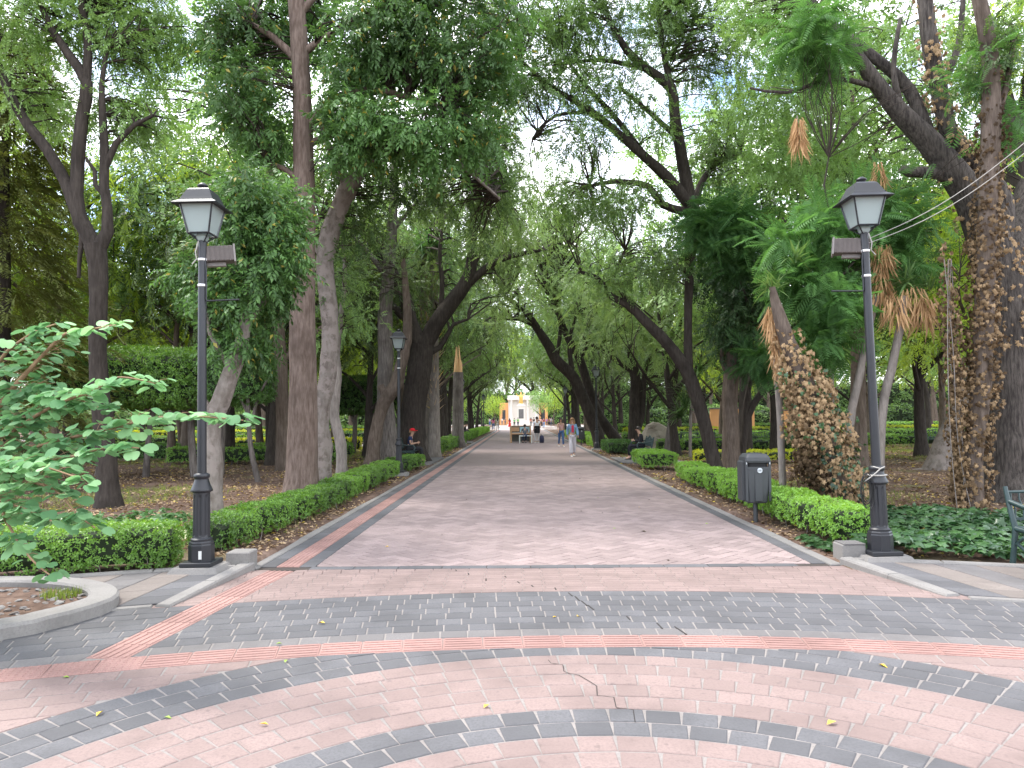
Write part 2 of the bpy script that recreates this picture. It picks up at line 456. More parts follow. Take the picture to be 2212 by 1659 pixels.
def slab(mb, poly, z0, z1, bev=.006):
    if sum(poly[i][0]*poly[(i+1)%len(poly)][1]-poly[(i+1)%len(poly)][0]*poly[i][1] for i in range(len(poly))) < 0: poly = poly[::-1]
    n = len(poly); cx = sum(p[0] for p in poly)/n; cy = sum(p[1] for p in poly)/n
    def ins(p):
        d = math.hypot(p[0]-cx, p[1]-cy); k = max(0, 1-bev*1.4/max(d, .02)); return (cx+(p[0]-cx)*k, cy+(p[1]-cy)*k)
    rings = [[(p[0], p[1], z0) for p in poly], [(p[0], p[1], z1-bev*.7) for p in poly], [(*ins(p), z1) for p in poly]]
    mb.loft(rings, cap0=False, cap1=True, smooth=False)
BLOCKS = {}
def block_mesh(w, h, mat, bev=.006, t=.05):
    k = (round(w,3), round(h,3), mat)
    if k not in BLOCKS:
        mb = MB(); slab(mb, [(-w/2,-h/2),(w/2,-h/2),(w/2,h/2),(-w/2,h/2)], -t, 0, bev); BLOCKS[k] = mb.mesh('paver', mat)
    return BLOCKS[k]
def put_poly(name, poly, mat, parent, z=0.0, t=.05):
    mb = MB(); cx = sum(p[0] for p in poly)/len(poly); cy = sum(p[1] for p in poly)/len(poly)
    slab(mb, [(p[0]-cx, p[1]-cy) for p in poly], -t, 0)
    return link(name, mb.mesh(name, mat), parent, (cx, cy, z))
def rect(cx, cy, a, w, h):
    c, s = math.cos(a), math.sin(a)
    return [(cx+c*x-s*y, cy+s*x+c*y) for x, y in ((-w/2,-h/2),(w/2,-h/2),(w/2,h/2),(-w/2,h/2))]
def sheet(name, pts, z, mat, depth=.06):
    mb = MB(); n = len(pts)
    mb.loft([[(p[0], p[1], z-depth) for p in pts], [(p[0], p[1], z) for p in pts]], cap0=False, cap1=True, smooth=False)
    return mb.build(name, mat)

# mortar bed of the plaza
pl = [(-14, -2), (14, -2)] + [(x, min(arc_y(15.2, x), Y_PATH+.1)) for x in np.linspace(11, -11, 45)]
plaza = sheet('plaza', pl, -.005, 'mortar'); tag(plaza, kind='structure')

# line of the guiding strip across the plaza
SL0, SL1 = (-2.96, 5.13), (-2.64, Y_PATH+.17)
sdx, sdy = SL1[0]-SL0[0], SL1[1]-SL0[1]; sl = math.hypot(sdx, sdy); snx, sny = sdy/sl, -sdx/sl     # normal to the right
def side_clip(poly, right, off=.155):
    if right: return clip_poly(poly, snx, sny, -(snx*SL0[0]+sny*SL0[1]) - off)
    return clip_poly(poly, -snx, -sny, (snx*SL0[0]+sny*SL0[1]) - off)

def jit(a): return random.uniform(-a, a)
def ring_row(parent, c, r, w, h, mat, a0, a1, off, rule=None, name='paver'):
    """one course of blocks on an arc; rule() may clip a block"""
    st = (w+.012)/r; n = int((a1-a0)/st); full = area(rect(0, 0, 0, w, h))
    for i in range(n):
        a = a0 + (i+off)*st; cx, cy = c[0]+r*math.cos(a), c[1]+r*math.sin(a)
        poly = rect(cx, cy, a-PI/2+jit(.012), w, h-.004)
        if rule:
            for q in rule(poly):
                if len(q) < 3 or area(q) < full*.06: continue
                if area(q) > full*.985:
                    link(name, block_mesh(w, h, mat), parent, (cx, cy, jit(.0016)), (jit(.004), jit(.004), a-PI/2+jit(.012)))
                else: put_poly(name, q, mat, parent, jit(.0016))
        else:
            link(name, block_mesh(w, h, mat), parent, (cx, cy, jit(.0016)), (jit(.004), jit(.004), a-PI/2+jit(.012)))

# the two dark rings and the pink courses between and inside them
ringp = empty('ring_paving'); tag(ringp, kind='structure')
def ring_rule(poly):
    return [clip_circle(poly, C2, 12.355, True)]
bounds = [(1.62, 1.80, 'pink_stone'), (1.80, 1.985, 'pink_stone'), (1.985, 2.165, 'dark_stone'), (2.165, 2.345, 'dark_stone')] + \
         [(2.345+.193*i, 2.345+.193*(i+1), 'pink_stone') for i in range(5)] + [(3.31+.18*i, 3.31+.18*(i+1), 'dark_stone') for i in range(3)]
for k, (r0, r1, mt) in enumerate(bounds):
    half = math.acos(max(-1, min(1, .9/ r1))) if r1 < 2.4 else R(72)
    half = min(R(80), half + R(6))
    ring_row(ringp, C1, (r0+r1)/2, .19, r1-r0-.008, mt, PI/2-half, PI/2+half, .5*(k % 2), ring_rule)

# pink courses outside the big ring, before the guiding strip
sidep = empty('side_paving'); tag(sidep, kind='structure')
for k in range(9):
    r = 12.26 - .18*k
    def rule(poly): 
        return [clip_circle(poly, C1, 3.855, False)]
    for (x0, x1) in ((-5.2, -1.2), (2.2, 5.6)):
        a0, a1 = math.acos((x1-C2[0])/r), math.acos((x0-C2[0])/r)
        def rule2(poly):
            q = clip_circle(poly, C1, 3.855, False)
            return [q]
        ring_row(sidep, C2, r, .26, .172, 'pink_stone', a0, a1, .5*(k % 2), rule2)

# grey course and the dark band
bandp = empty('dark_band_paving'); tag(bandp, kind='structure')
bandl = empty('dark_band_paving'); tag(bandl, kind='structure')
def band_rule(right): return lambda poly: [side_clip(poly, right)]
rows = [(12.655, 12.835, 'grey_stone')] + [(12.84+.179*i, 12.84+.179*(i+1), 'dark_stone') for i in range(7)]
for k, (r0, r1, mt) in enumerate(rows):
    r = (r0+r1)/2
    aL = math.acos((-5.6-C2[0])/r); aM = math.acos((-2.2-C2[0])/r); aR = math.acos((5.3-C2[0])/r)
    aM2 = math.acos((-3.2-C2[0])/r)
    ring_row(bandp, C2, r, .19 if k % 3 else .2, r1-r0-.006, mt, aR, aM2, .35*(k % 3), band_rule(True))
    ring_row(bandl, C2, r, .24, r1-r0-.006, mt, aM, aL, .4*(k % 2), band_rule(False))

# guiding strip with raised bars
tact = empty('guiding_strip'); tag(tact, kind='structure')
TM = {}
def tact_mesh(l, w, dots):
    k = (round(l,3), round(w,3), dots)
    if k not in TM:
        mb = MB(); slab(mb, [(-l/2,-w/2),(l/2,-w/2),(l/2,w/2),(-l/2,w/2)], -.05, 0, .004)
        if dots:
            for i in range(6):
                for j in range(6):
                    x, y = -l/2+(i+.5)*l/6, -w/2+(j+.5)*w/6
                    mb.lathe([(.016, -.001), (.011, .005)], 6, (x, y, 0), False)
        else:
            for j in range(5):
                y = -w/2+(j+.5)*w/5; mb.box(-l/2+.012, l/2-.012, y-.014, y+.014, -.001, .006, .0025)
        TM[k] = mb.mesh('tile', 'tactile_red')
    return TM[k]
a = math.acos((5.4-C2[0])/12.5)
while True:
    x, y = C2[0]+12.5*math.cos(a), C2[1]+12.5*math.sin(a)
    if x < -5.4: break
    near = abs(x-(-2.93)) < .42
    link('tile', tact_mesh(.294, .284, near), tact, (x, y, .001+jit(.001)), (0, 0, a-PI/2))
    a += .298/12.5
d0 = .30
while d0 < sl - .1:
    x, y = SL0[0]+sdx*d0/sl, SL0[1]+sdy*d0/sl
    if math.hypot(x-C2[0], y-C2[1]) > 12.66:
        link('tile', tact_mesh(.294, .30, False), tact, (x, y, .001+jit(.001)), (0, 0, math.atan2(sdy, sdx)))
    d0 += .298

# small bricks between the dark band and the path
brk = MB(); KX0, KX1 = -3.0, 3.62
r = 14.15; k = 0
while r < 15.6:
    a = math.acos((4.3-C2[0])/r) + .004*(k % 2)*3
    while C2[0]+r*math.cos(a) > -3.3:
        poly = rect(C2[0]+r*math.cos(a), C2[1]+r*math.sin(a), a-PI/2, .196, .094)
        poly = clip_poly(poly, 0, -1, Y_PATH-.005)
        for q in ((side_clip(poly, True), side_clip(poly, False)) if len(poly) > 2 else ()):
            if len(q) > 2 and area(q) > .002: slab(brk, q, -.05, jit(.001), .004)
        a += .201/r
    r += .099; k += 1
bo = brk.build('brick_course', 'pink_stone', plaza); bo['kind'] = 'stuff'
bo.data.attributes.new('rnd', 'FLOAT', 'FACE').data.foreach_set('value', np.repeat(rng.random(len(bo.data.polygons)//9+1), 9)[:len(bo.data.polygons)].astype(np.float32))

# ------------------------------------------------------------------ the path
path = sheet('path', [(PX0+.1, Y_PATH), (PX1-.1, Y_PATH), (PX1-.1, 118), (PX0+.1, 118)], -.010, 'dark_mortar'); tag(path, kind='structure')
HX0, HX1 = -2.34, 3.31
# beyond the reach of single bricks the path goes on as one sheet
far_path = sheet('path_surface', [(HX0, 26), (HX1, 26), (HX1, 118), (HX0, 118)], 0.0, 'path_brick'); far_path.parent = path
def strip_tiles(parent, name, x0, x1, mat, step, y0=Y_PATH+.17, y1=46, z=0.0, cutoff=20):
    y = y0; rest = MB()
    while y < y1:
        if y < cutoff: link(name, block_mesh(x1-x0-.006, step-.006, mat), parent, ((x0+x1)/2, y+step/2, z+jit(.001)))
        else: slab(rest, [(x0+.003,y+.003),(x1-.003,y+.003),(x1-.003,y+step-.003),(x0+.003,y+step-.003)], -.05, z, .004)
        y += step
    slab(rest, [(x0+.003,y),(x1-.003,y),(x1-.003,118),(x0+.003,118)], -.05, z, .004)
    o = rest.build('paving_run', mat, parent); o['kind'] = 'stuff'
strip_tiles(path, 'border_slab', -2.965, -2.79, 'dark_stone', .5)
strip_tiles(path, 'border_slab', -2.525, -2.34, 'dark_stone', .5)
strip_tiles(path, 'border_slab', 3.31, 3.475, 'dark_stone', .5)
y = Y_PATH+.17
rest = MB()
while y < 46:
    if y < 22: link('tile', tact_mesh(.294, .256, False), tact, (-2.658, y+.15, .001), (0, 0, PI/2))
    else: slab(rest, [(-2.786,y),(-2.53,y),(-2.53,y+.294),(-2.786,y+.294)], -.05, .001, .004)
    y += .298
slab(rest, [(-2.786,y),(-2.53,y),(-2.53,118),(-2.786,118)], -.05, .001)
o = rest.build('tile_run', 'tactile_red', tact); o['kind'] = 'stuff'
kerbs = empty('path_kerb'); tag(kerbs, kind='structure')
def kerb_run(x0, x1, y0, y1, step, z, gaps=()):
    y = y0; rest = MB()
    while y < y1:
        if not any(a < y+step/2 < b for a, b in gaps):
            if y < 30:
                mb = MB(); mb.box(-(x1-x0)/2, (x1-x0)/2, -step/2+.004, step/2-.004, -.12, 0, .01)
                link('kerbstone', mb.mesh('kerbstone', 'kerb_concrete'), kerbs, ((x0+x1)/2+jit(.004), y+step/2, z+jit(.003)))
            else: rest.box(x0, x1, y+.004, y+step-.004, -.1, z, .01)
        y += step
    if rest.v: o = rest.build('kerb_run', 'kerb_concrete', kerbs); o['kind'] = 'stuff'
kerb_run(PX0, -2.972, Y_PATH+.05, 112, 1.0, .012)
kerb_run(3.482, PX1, Y_PATH+.05, 112, 1.0, .012)
# threshold
for x in np.arange(-2.25, 3.2, .5):
    link('border_slab', block_mesh(.494, .15, 'dark_stone'), path, (x+.12, Y_PATH+.085, jit(.001)))

# herringbone
BW = .145; nb = 0; bricks = []
ca, sa = math.cos(PI/4), math.sin(PI/4)
for c_ in range(-60, 180):
    for r_ in range(-120, 180):
        md = (c_-r_) % 4
        if md == 0: w_, h_, ux, uy = 2*BW, BW, (c_+1)*BW, (r_+.5)*BW
        elif md == 3: w_, h_, ux, uy = BW, 2*BW, (c_+.5)*BW, (r_+1)*BW
        else: continue
        X, Yb = (ux*ca-uy*sa)+.4, (ux*sa+uy*ca)+6.0
        if not (HX0-.2 < X < HX1+.2 and Y_PATH+.05 < Yb < 26.2): continue
        bricks.append((Yb, X, w_, h_))
bricks.sort()
rest = MB(); restn = []
for (Yb, X, w_, h_) in bricks:
    poly = rect(X, Yb, PI/4, w_-.009, h_-.009)
    full = area(poly)
    for cl in ((1,0,-HX0-.003),(-1,0,HX1-.003),(0,1,-(Y_PATH+.165)),(0,-1,26)):
        if len(poly) > 2: poly = clip_poly(poly, *cl)
    if len(poly) < 3 or area(poly) < .001: continue
    if nb < 300:
        nb += 1
        if area(poly) > full*.99: link('brick', block_mesh(w_-.009, h_-.009, 'path_brick', .004), path, (X, Yb, jit(.0015)), (jit(.005), jit(.005), PI/4))
        else: put_poly('brick', poly, 'path_brick', path, jit(.0015))
    else:
        k0 = len(rest.f); slab(rest, poly, -.03, jit(.0015), .004); restn += [random.random()]*(len(rest.f)-k0)
o = rest.build('herringbone_field', 'path_brick', path); o['kind'] = 'stuff'
o.data.attributes.new('rnd', 'FLOAT', 'FACE').data.foreach_set('value', np.array(restn, np.float32))

# cracked joints running across the plaza
for (x, y, l) in ((985,1232,.05),(1012,1240,.07),(1050,1252,.07),(1092,1246,.05),(1120,1258,.06),(1150,1266,.05),(1200,1272,.07),(1232,1284,.10),(1247,1293,.12),(1262,1303,.12),(1276,1312,.12),(1357,1335,.09),(1425,1352,.12),(1470,1362,.16)):
    g = G(x, y); mb = MB(); mb.box(-.006, .006, -l*.7, l*.7, -.006, .0018)
    mb.build('crack', 'crack_dark', plaza, (g.x, g.y, 0), (0, 0, .12+jit(.15)))
mb = MB(); pts = [G(x, y, .002) for x, y in ((1184,1425),(1190,1432),(1216,1436),(1218,1450),(1232,1455),(1250,1458),(1284,1478),(1289,1482),(1290,1502),(1326,1506),(1331,1528),(1368,1533),(1372,1560))]
for p, q in zip(pts, pts[1:]):
    d = (q-p); n_ = Vector((-d.y, d.x, 0)).normalized()*.0028
    mb.add([p-n_, q-n_, q+n_, p+n_], [(0,1,2,3)])
mb.build('crack', 'crack_dark', plaza)

# ------------------------------------------------------------------ raised pavements on both sides
SWZ = .05
def sidewalk(name, x_in, x_out, kx, right):
    """pavement between the dark band and the planting, striped; its kerb runs along kx(y)"""
    root = empty(name); tag(root, kind='structure')
    nst = 9
    for s in range(nst):
        t0, t1 = s/nst, (s+1)/nst
        rows_ = 5
        for j in range(rows_):
            c4 = []
            for (t, jj) in ((t0, j), (t1, j), (t1, j+1), (t0, j+1)):
                xf = x_in[0]+(x_out-x_in[0])*t; xb = x_in[1]+(x_out-x_in[1])*t
                yf, yb = arc_y(14.22, xf), arc_y(15.53, xb); u = jj/rows_
                c4.append((xf+(xb-xf)*u, yf+(yb-yf)*u))
            cx = sum(p[0] for p in c4)/4; cy = sum(p[1] for p in c4)/4
            c4 = [(cx+(p[0]-cx)*.985, cy+(p[1]-cy)*.985) for p in c4]
            put_poly('paver', c4, ('dark_stone' if s == 0 else ('grey_stone' if s % 2 == 0 else 'beige_stone')), root, .014+.036*(j+.5)/rows_+jit(.001)).rotation_euler = (.028, 0, 0)
    # bed under the pavers
    xa, xb_ = x_in; sgn = 1 if x_out > xa else -1
    pts = [(x, arc_y(14.2, x)) for x in np.linspace(xa, x_out, 14)] + [(x, arc_y(15.55, x)) for x in np.linspace(x_out, xb_, 14)]
    if sgn < 0: pts = pts[::-1]
    o = sheet('bed', pts, .0, 'dark_mortar', .1); o.parent = root
    # kerbs: inner side and front, back edging
    def curb(pl_, w, name_, z=SWZ+.02, seg=.9, zs=None):
        for i in range(len(pl_)-1):
            p, q = Vector((*pl_[i], 0)), Vector((*pl_[i+1], 0)); d = (q-p); L = d.length; d.normalize(); n_ = Vector((-d.y, d.x, 0))*w/2
            mb = MB(); ZZ = [z]*4 if zs is None else [zs[i], zs[i+1], zs[i+1], zs[i]]
            e = d*.003
            ps = [p+e-n_, q-e-n_, q-e+n_, p+e+n_]
            ins = [p+e*4-n_*.82, q-e*4-n_*.82, q-e*4+n_*.82, p+e*4+n_*.82]
            mb.loft([[(v.x, v.y, -.1) for v in ps], [(v.x, v.y, zz-.018) for v, zz in zip(ps, ZZ)], [(v.x, v.y, zz) for v, zz in zip(ins, ZZ)]], cap0=False, smooth=False)
            mb.build(name_, 'kerb_concrete', root)
    k_in = [kx(t) for t in np.linspace(0, 1, 3)]
    curb(k_in, .15, 'kerbstone', zs=(.022, .055, .085))
    xf0 = k_in[0][0]; ks = [(x, arc_y(14.14, x)) for x in np.linspace(xf0+(.09*sgn), x_out, 5)]
    curb(ks, .10, 'kerbstone', .016)
    xb0 = k_in[-1][0]; kb = [(x, arc_y(15.60, x)) for x in np.linspace(xb0+.1*sgn, x_out, 5)]
    curb(kb, .12, 'edging')
    return root
sidewalk('pavement_left', (-3.30, -3.13), -6.4, lambda t: (-3.23+.17*t, 6.70+1.66*t), False)
sidewalk('pavement_right', (4.10, 3.74), 7.2, lambda t: (3.99-.33*t, 6.90+1.50*t), True)
# ------------------------------------------------------------------ trees
def catmull(pts, step=.3):
    """pts: list of (Vector, r) -> resampled smooth list"""
    out = []; n = len(pts)
    for i in range(n-1):
        p0 = pts[max(i-1,0)]; p1 = pts[i]; p2 = pts[i+1]; p3 = pts[min(i+2,n-1)]
        m = max(1, int((p2[0]-p1[0]).length/step))
        for k in range(m):
            t = k/m; t2, t3 = t*t, t*t*t
            v = .5*((2*p1[0]) + (-p0[0]+p2[0])*t + (2*p0[0]-5*p1[0]+4*p2[0]-p3[0])*t2 + (-p0[0]+3*p1[0]-3*p2[0]+p3[0])*t3)
            out.append((v, p1[1]+(p2[1]-p1[1])*t))
    out.append(pts[-1]); return out
def limb_px(pts, Y, ground=False):
    """(x, y, width px[, dY]) in the frame at depth Y -> [(Vector, radius)]"""
    o = []
    for i, p in enumerate(pts):
        yy = Y + (p[3] if len(p) > 3 else 0); v = P(p[0], p[1], yy); r = p[2]*.5*gz(yy)
        if i == 0 and ground: v.z = -.15
        o.append((v, r))
    return o
def cluster_points(blobs, mul=1.0):
    """blobs of a crown -> cluster centres; each blob (x, y, rx, ry, Y, rY, n)"""
    C = []
    for (x, y, rx, ry, Y, rY, n) in blobs:
        n = int(n*mul); c = np.array(P(x, y, Y)); sx, sz = rx*gz(Y), ry*gz(Y)
        d = unit(rng.normal(0, 1, (n, 3))); rr = rng.random(n)**.45
        C.append(c + d*rr[:, None]*np.array([sx, rY, sz]))
    return np.concatenate(C)
def leaf_crown(C, kind, per, rc, size, droop=.3, upward=.1):
    """sprays scattered about cluster centres"""
    acc = Acc(); n = len(C)
    idx = np.repeat(np.arange(n), per); N = len(idx)
    d = unit(rng.normal(0, 1, (N, 3))); rr = rng.random(N)**.6
    pos = C[idx] + d*(rr*rc)[:, None]*np.array([1, 1, .75])
    X = d*.9 + rng.normal(0, .45, (N, 3)); X[:, 2] += upward - droop
    fr = frames(X, 1.0, .7); sc = size*rng.uniform(.7, 1.25, N)
    tmpl = SPR[kind]; w = rng.integers(0, len(tmpl), N)
    for k in range(len(tmpl)):
        s_ = w == k
        if s_.any(): acc.put(*stamp(*tmpl[k], pos[s_], fr[s_], sc[s_]))
    return acc
def twigs(mb, C, samples, r0=.018, maxd=9.0, frac=1.0):
    """thin branches from the limbs out to the clusters"""
    S = np.array([tuple(s[0]) for s in samples]); SR = np.array([s[1] for s in samples])
    for c in C:
        if random.random() > frac: continue
        dv = S - c; d2 = np.linalg.norm(dv, axis=1) + np.where(S[:, 2] > c[2], .6, 0) + SR*2
        k = int(np.argmin(d2)); a = Vector(S[k]); b = Vector(c); L = (b-a).length
        if L > maxd or L < .1: continue
        m1 = a.lerp(b, .35) + Vector((jit(.12), jit(.12), .10+jit(.06)))*L
        m2 = a.lerp(b, .7) + Vector((jit(.12), jit(.12), .08+jit(.06)))*L
        r = min(r0*(.6+L*.35), max(.006, SR[k]*.8))
        pts = catmull([(a, r), (m1, r*.75), (m2, r*.5), (b, r*.22)], max(.25, L/6))
        mb.tube([p[0] for p in pts], [p[1] for p in pts], 5, cap=False)
def tree(name, label, limbs, barkm, blobs=(), kind='small', leafm='leaf_mid', per=9, rc=.42, size=.34, droop=.3, group=None, Y=None,
         wob=.10, tw=1.0, cat='tree', r0=.018, extra=None, upward=.1, maxd=9.0, mul=1.0):
    """limbs: list of [(x,y,w[,dY])...] at depth Y, the first is the trunk"""
    base = limb_px(limbs[0], Y, True)
    root = empty(name, (base[0][0].x, base[0][0].y, 0)); off = Vector((base[0][0].x, base[0][0].y, 0))
    tag(root, label, cat, group)
    tr = MB(); samples = []
    for i, l in enumerate(limbs):
        pts = catmull(limb_px(l, Y, i == 0), .22 if i == 0 else .28)
        if i == 0:     # root flare
            pts = [(p, r*(1+.55*math.exp(-max(0, p.z+.05)/.22))) for p, r in pts]
        r_ = pts[0][1]; nsd = 18 if r_ > .15 else (12 if r_ > .06 else 8)
        tr.tube([p-off for p, _ in pts], [q for _, q in pts], nsd, True, wob)
        samples += pts[len(pts)//(3 if i == 0 else 6):]
    tr.build('trunk', barkm, root)
    if len(blobs):
        C = cluster_points(blobs, mul)
        bm = MB(); twigs(bm, C, samples, r0, maxd, tw)
        if bm.v:
            bm.v = [(v[0]-off.x, v[1]-off.y, v[2]) for v in bm.v]
            bm.build('branches', 'twig', root)['kind'] = 'stuff'
        acc = leaf_crown(C - np.array(off), kind, per, rc, size, droop, upward)
        acc.build('crown', leafm, root)
    return root

# ---- left of the path, near
tree('forked_tree', 'dark tree forking into three upright limbs, pale lower trunk, behind the round-leaved shrub', [
  [(236,1098,46),(230,1000,40),(219,880,38),(211,760,36),(213,640,36),(212,570,40),(205,530,46)],
  [(205,535,36),(172,470,31),(140,390,25),(100,320,23),(60,270,21),(20,200,19),(-10,120,15),(-30,40,10)],
  [(202,525,32),(172,480,30),(165,420,27),(170,330,27),(178,250,26),(187,180,26),(150,120,20),(110,60,15),(80,-10,10)],
  [(186,190,20),(190,90,17),(175,0,13),(180,-60,8)],
  [(208,545,34),(233,500,25),(232,450,21),(225,400,19),(226,330,19),(222,250,16),(220,180,11),(232,100,8)],
  [(228,360,15),(250,310,13),(290,270,10),(330,250,7)],[(232,430,12),(206,400,10),(205,370,9),(185,340,6)],
  [(180,490,14),(172,560,9),(170,600,7)]],
  'bark_dark', [(60,60,110,70,14.5,1.5,46),(180,20,110,60,14.8,1.5,44),(290,110,90,80,15,1.4,46),(300,260,60,60,15.2,1.2,24),(40,200,70,60,14.4,1,16),(230,250,70,60,15.2,1,14),(130,250,60,70,15.5,1,14),(350,40,80,60,15.5,1.2,34),(150,-70,200,60,14.5,1.6,30)],
  'small', 'leaf_mid', 9, .42, .30, .35, Y=14.2, mul=1.5)
tree('mottled_tree', 'knobbly pale mottled trunk right behind the left lamp post, glossy dark crown', [
  [(462,1155,42),(459,1050,40),(453,950,43),(456,905,42),(477,870,39),(496,815,36),(512,770,31),(530,700,25),(532,600,20),(545,500,16),(520,420,11)],
  [(456,900,30),(440,870,22),(432,862,17)],[(530,700,16),(580,640,12),(610,600,7)],[(532,610,13),(480,560,10),(455,500,7)],[(500,800,16),(455,720,12),(440,640,9),(450,560,6)]],
  'bark_mottled', [(560,520,80,60,10.7,.8,60),(520,640,90,70,10.8,.8,66),(560,430,100,55,10.8,.9,64),(470,470,60,60,11,.7,36),(598,570,42,36,10.5,.5,22),(520,735,60,40,10.9,.6,24),(440,600,50,70,11.2,.6,30),(600,480,40,40,10.6,.5,18)],
  'glossy', 'leaf_glossy', 9, .24, .25, .55, Y=10.6, wob=.22, r0=.012, mul=1.3)
tree('straight_tree', 'tall straight reddish-brown trunk, thickest left of the path, glossy crown high above', [
  [(652,1088,80),(652,1000,66),(655,850,60),(653,700,55),(655,560,51),(657,420,47),(655,300,43),(650,150,39),(640,0,36),(632,-140,30)],
  [(660,280,26),(720,216,21),(800,195,17),(880,210,13),(960,235,8)],[(650,392,15),(615,365,12),(582,352,8)],
  [(642,130,20),(590,80,15),(540,50,10)],[(660,110,18),(740,60,13),(830,20,9)],[(655,320,16),(720,290,11),(790,320,8)],[(640,40,18),(700,-30,14),(760,-80,10)]],
  'bark_red', [(540,220,80,80,15,1.1,50),(510,80,100,80,15.4,1.2,60),(640,60,90,70,16.6,1.0,44),(785,120,95,90,15,1.3,70),(880,90,110,90,15,1.5,78),(980,170,90,100,15.2,1.4,70),(1030,290,50,60,15.4,1,26),(1070,150,50,80,15.6,1,30),(1060,30,70,60,15.6,1.2,30),(820,270,110,50,14.8,1.3,52),(930,310,90,50,15,1.3,44),(740,250,50,40,14.8,.8,24),(580,310,45,40,15.2,.8,20),(640,-40,260,60,16.5,1.4,70),(900,-30,160,60,15,1.5,60),(760,330,60,30,14.8,.8,16)],
  'glossy', 'leaf_glossy', 9, .36, .34, .55, Y=15, wob=.04, r0=.02)
tree('burled_tree', 'burled grey-white trunk close behind the tall straight reddish trunk, leaning right above', [
  [(690,1064,44),(694,990,44),(690,900,40),(706,820,36),(713,700,36),(703,600,37),(706,540,39),(722,480,41),(746,420,39),(766,385,34)],
  [(762,392,28),(800,350,21),(850,320,15),(930,332,11),(1000,362,8),(1080,430,5)],[(748,415,22),(735,350,18),(700,300,14),(690,230,10)],
  [(706,560,14),(670,520,10),(690,470,8)],[(765,390,20),(790,300,16),(780,200,12),(800,100,9)]],
  'bark_mottled', [(850,400,110,60,18,1.6,46),(960,400,110,70,18.5,1.8,50),(1040,380,60,90,19,1.5,38),(1072,330,42,60,19,1.1,34),(1085,410,36,50,19,1.1,22),(760,480,70,60,17.5,1.2,28),(700,380,70,60,18,1.2,26),(800,260,90,60,18,1.5,34),(1020,500,60,60,19,1.4,20),(720,600,50,60,17.8,1,16)],
  'small', 'leaf_mid', 8, .45, .34, .35, Y=17, wob=.2)
tree('young_tree', 'thin hollow-sided grey trunk just right of the burled trunk', [
  [(738,1036,24),(736,960,23),(722,900,20),(728,820,20),(727,760,16),(735,690,12),(745,600,9),(740,520,6)],[(727,780,10),(700,700,8),(690,640,5)]],
  'bark_pale', [(740,600,60,80,19,1,24),(700,700,50,60,19.3,1,16),(780,680,50,50,19.2,1,14)], 'small', 'leaf_mid', 8, .4, .3, Y=19, wob=.2)
tree('leaning_tree', 'dark knotted trunk leaning right towards the second left lamp post', [
  [(802,1010,32),(812,930,27),(830,870,27),(855,830,31),(868,780,25),(880,720,21),(878,640,16),(870,560,11)],[(834,870,20),(828,845,15),(822,832,13)]],
  'bark_brown', [(860,560,80,60,25,1.5,24),(800,610,60,50,25.3,1.4,18)], 'fine', 'leaf_fine', 8, .55, .42, Y=25, wob=.2)
tree('fibrous_tree', 'straight stringy-barked grey trunk behind the dark leaning one left of the path', [
  [(842,1002,52),(836,930,40),(832,850,34),(833,760,33),(832,680,32),(838,600,28),(845,520,24),(850,430,18),(852,320,13)],
  [(838,600,14),(790,540,10),(750,500,7)],[(846,500,12),(900,440,10),(980,380,8),(1060,340,5)],[(900,440,8),(990,440,6),(1090,430,4)]],
  'bark_grey', [(850,380,90,70,26,2,26),(780,460,80,60,26.5,2,20),(930,440,90,60,26,2,24),(1055,260,60,60,25.5,1.6,34),(1100,420,50,60,25.5,1.6,34),(1125,330,40,50,25.5,1.5,20),(1060,500,60,50,26,1.6,26),(1130,500,50,40,26,1.6,18),(1100,210,50,40,25.5,1.6,18)], 'fine', 'leaf_fine', 8, .6, .45, Y=26, wob=.12)
tree('big_dark_tree', 'massive dark trunk splitting into a wide V beside the second left lamp post', [
  [(890,992,66),(890,930,56),(897,850,52),(907,785,54),(912,745,52)],
  [(908,750,36),(886,692,31),(878,650,28),(850,590,21),(820,550,16),(780,500,12),(740,455,8)],
  [(916,748,38),(950,687,35),(990,635,32),(1015,590,27),(1021,520,20),(1022,470,15),(1038,400,10)],
  [(998,625,22),(1060,572,15),(1110,552,11),(1170,540,7)],[(876,690,18),(812,632,13),(762,650,11),(742,700,8)],
  [(950,690,14),(955,620,11),(950,540,8),(960,470,5)],[(1015,590,14),(1050,520,10),(1090,480,7)],[(905,770,16),(950,750,12),(980,700,8),(1010,690,5)]],
  'bark_dark', [(1000,440,110,70,30.4,1.6,39),(1070,520,80,60,30.4,1.6,32),(900,520,100,60,30.9,1.6,32),(780,520,90,60,30.4,1.6,30),(960,600,60,50,29.9,1.6,18),(1060,620,60,40,30.4,1.6,16),(830,600,80,50,30.4,1.6,21),(1080,420,50,60,30.9,1.6,16),(1110,490,60,50,29.4,1.6,23),(1150,545,50,40,29.4,1.6,16),(1050,560,60,40,29.9,1.6,16),(760,620,60,50,30.4,1.6,16),(930,680,40,30,30.4,1.6,7)],
  'fine', 'leaf_fine', 9, .65, .46, .3, Y=28, wob=.12, r0=.026)

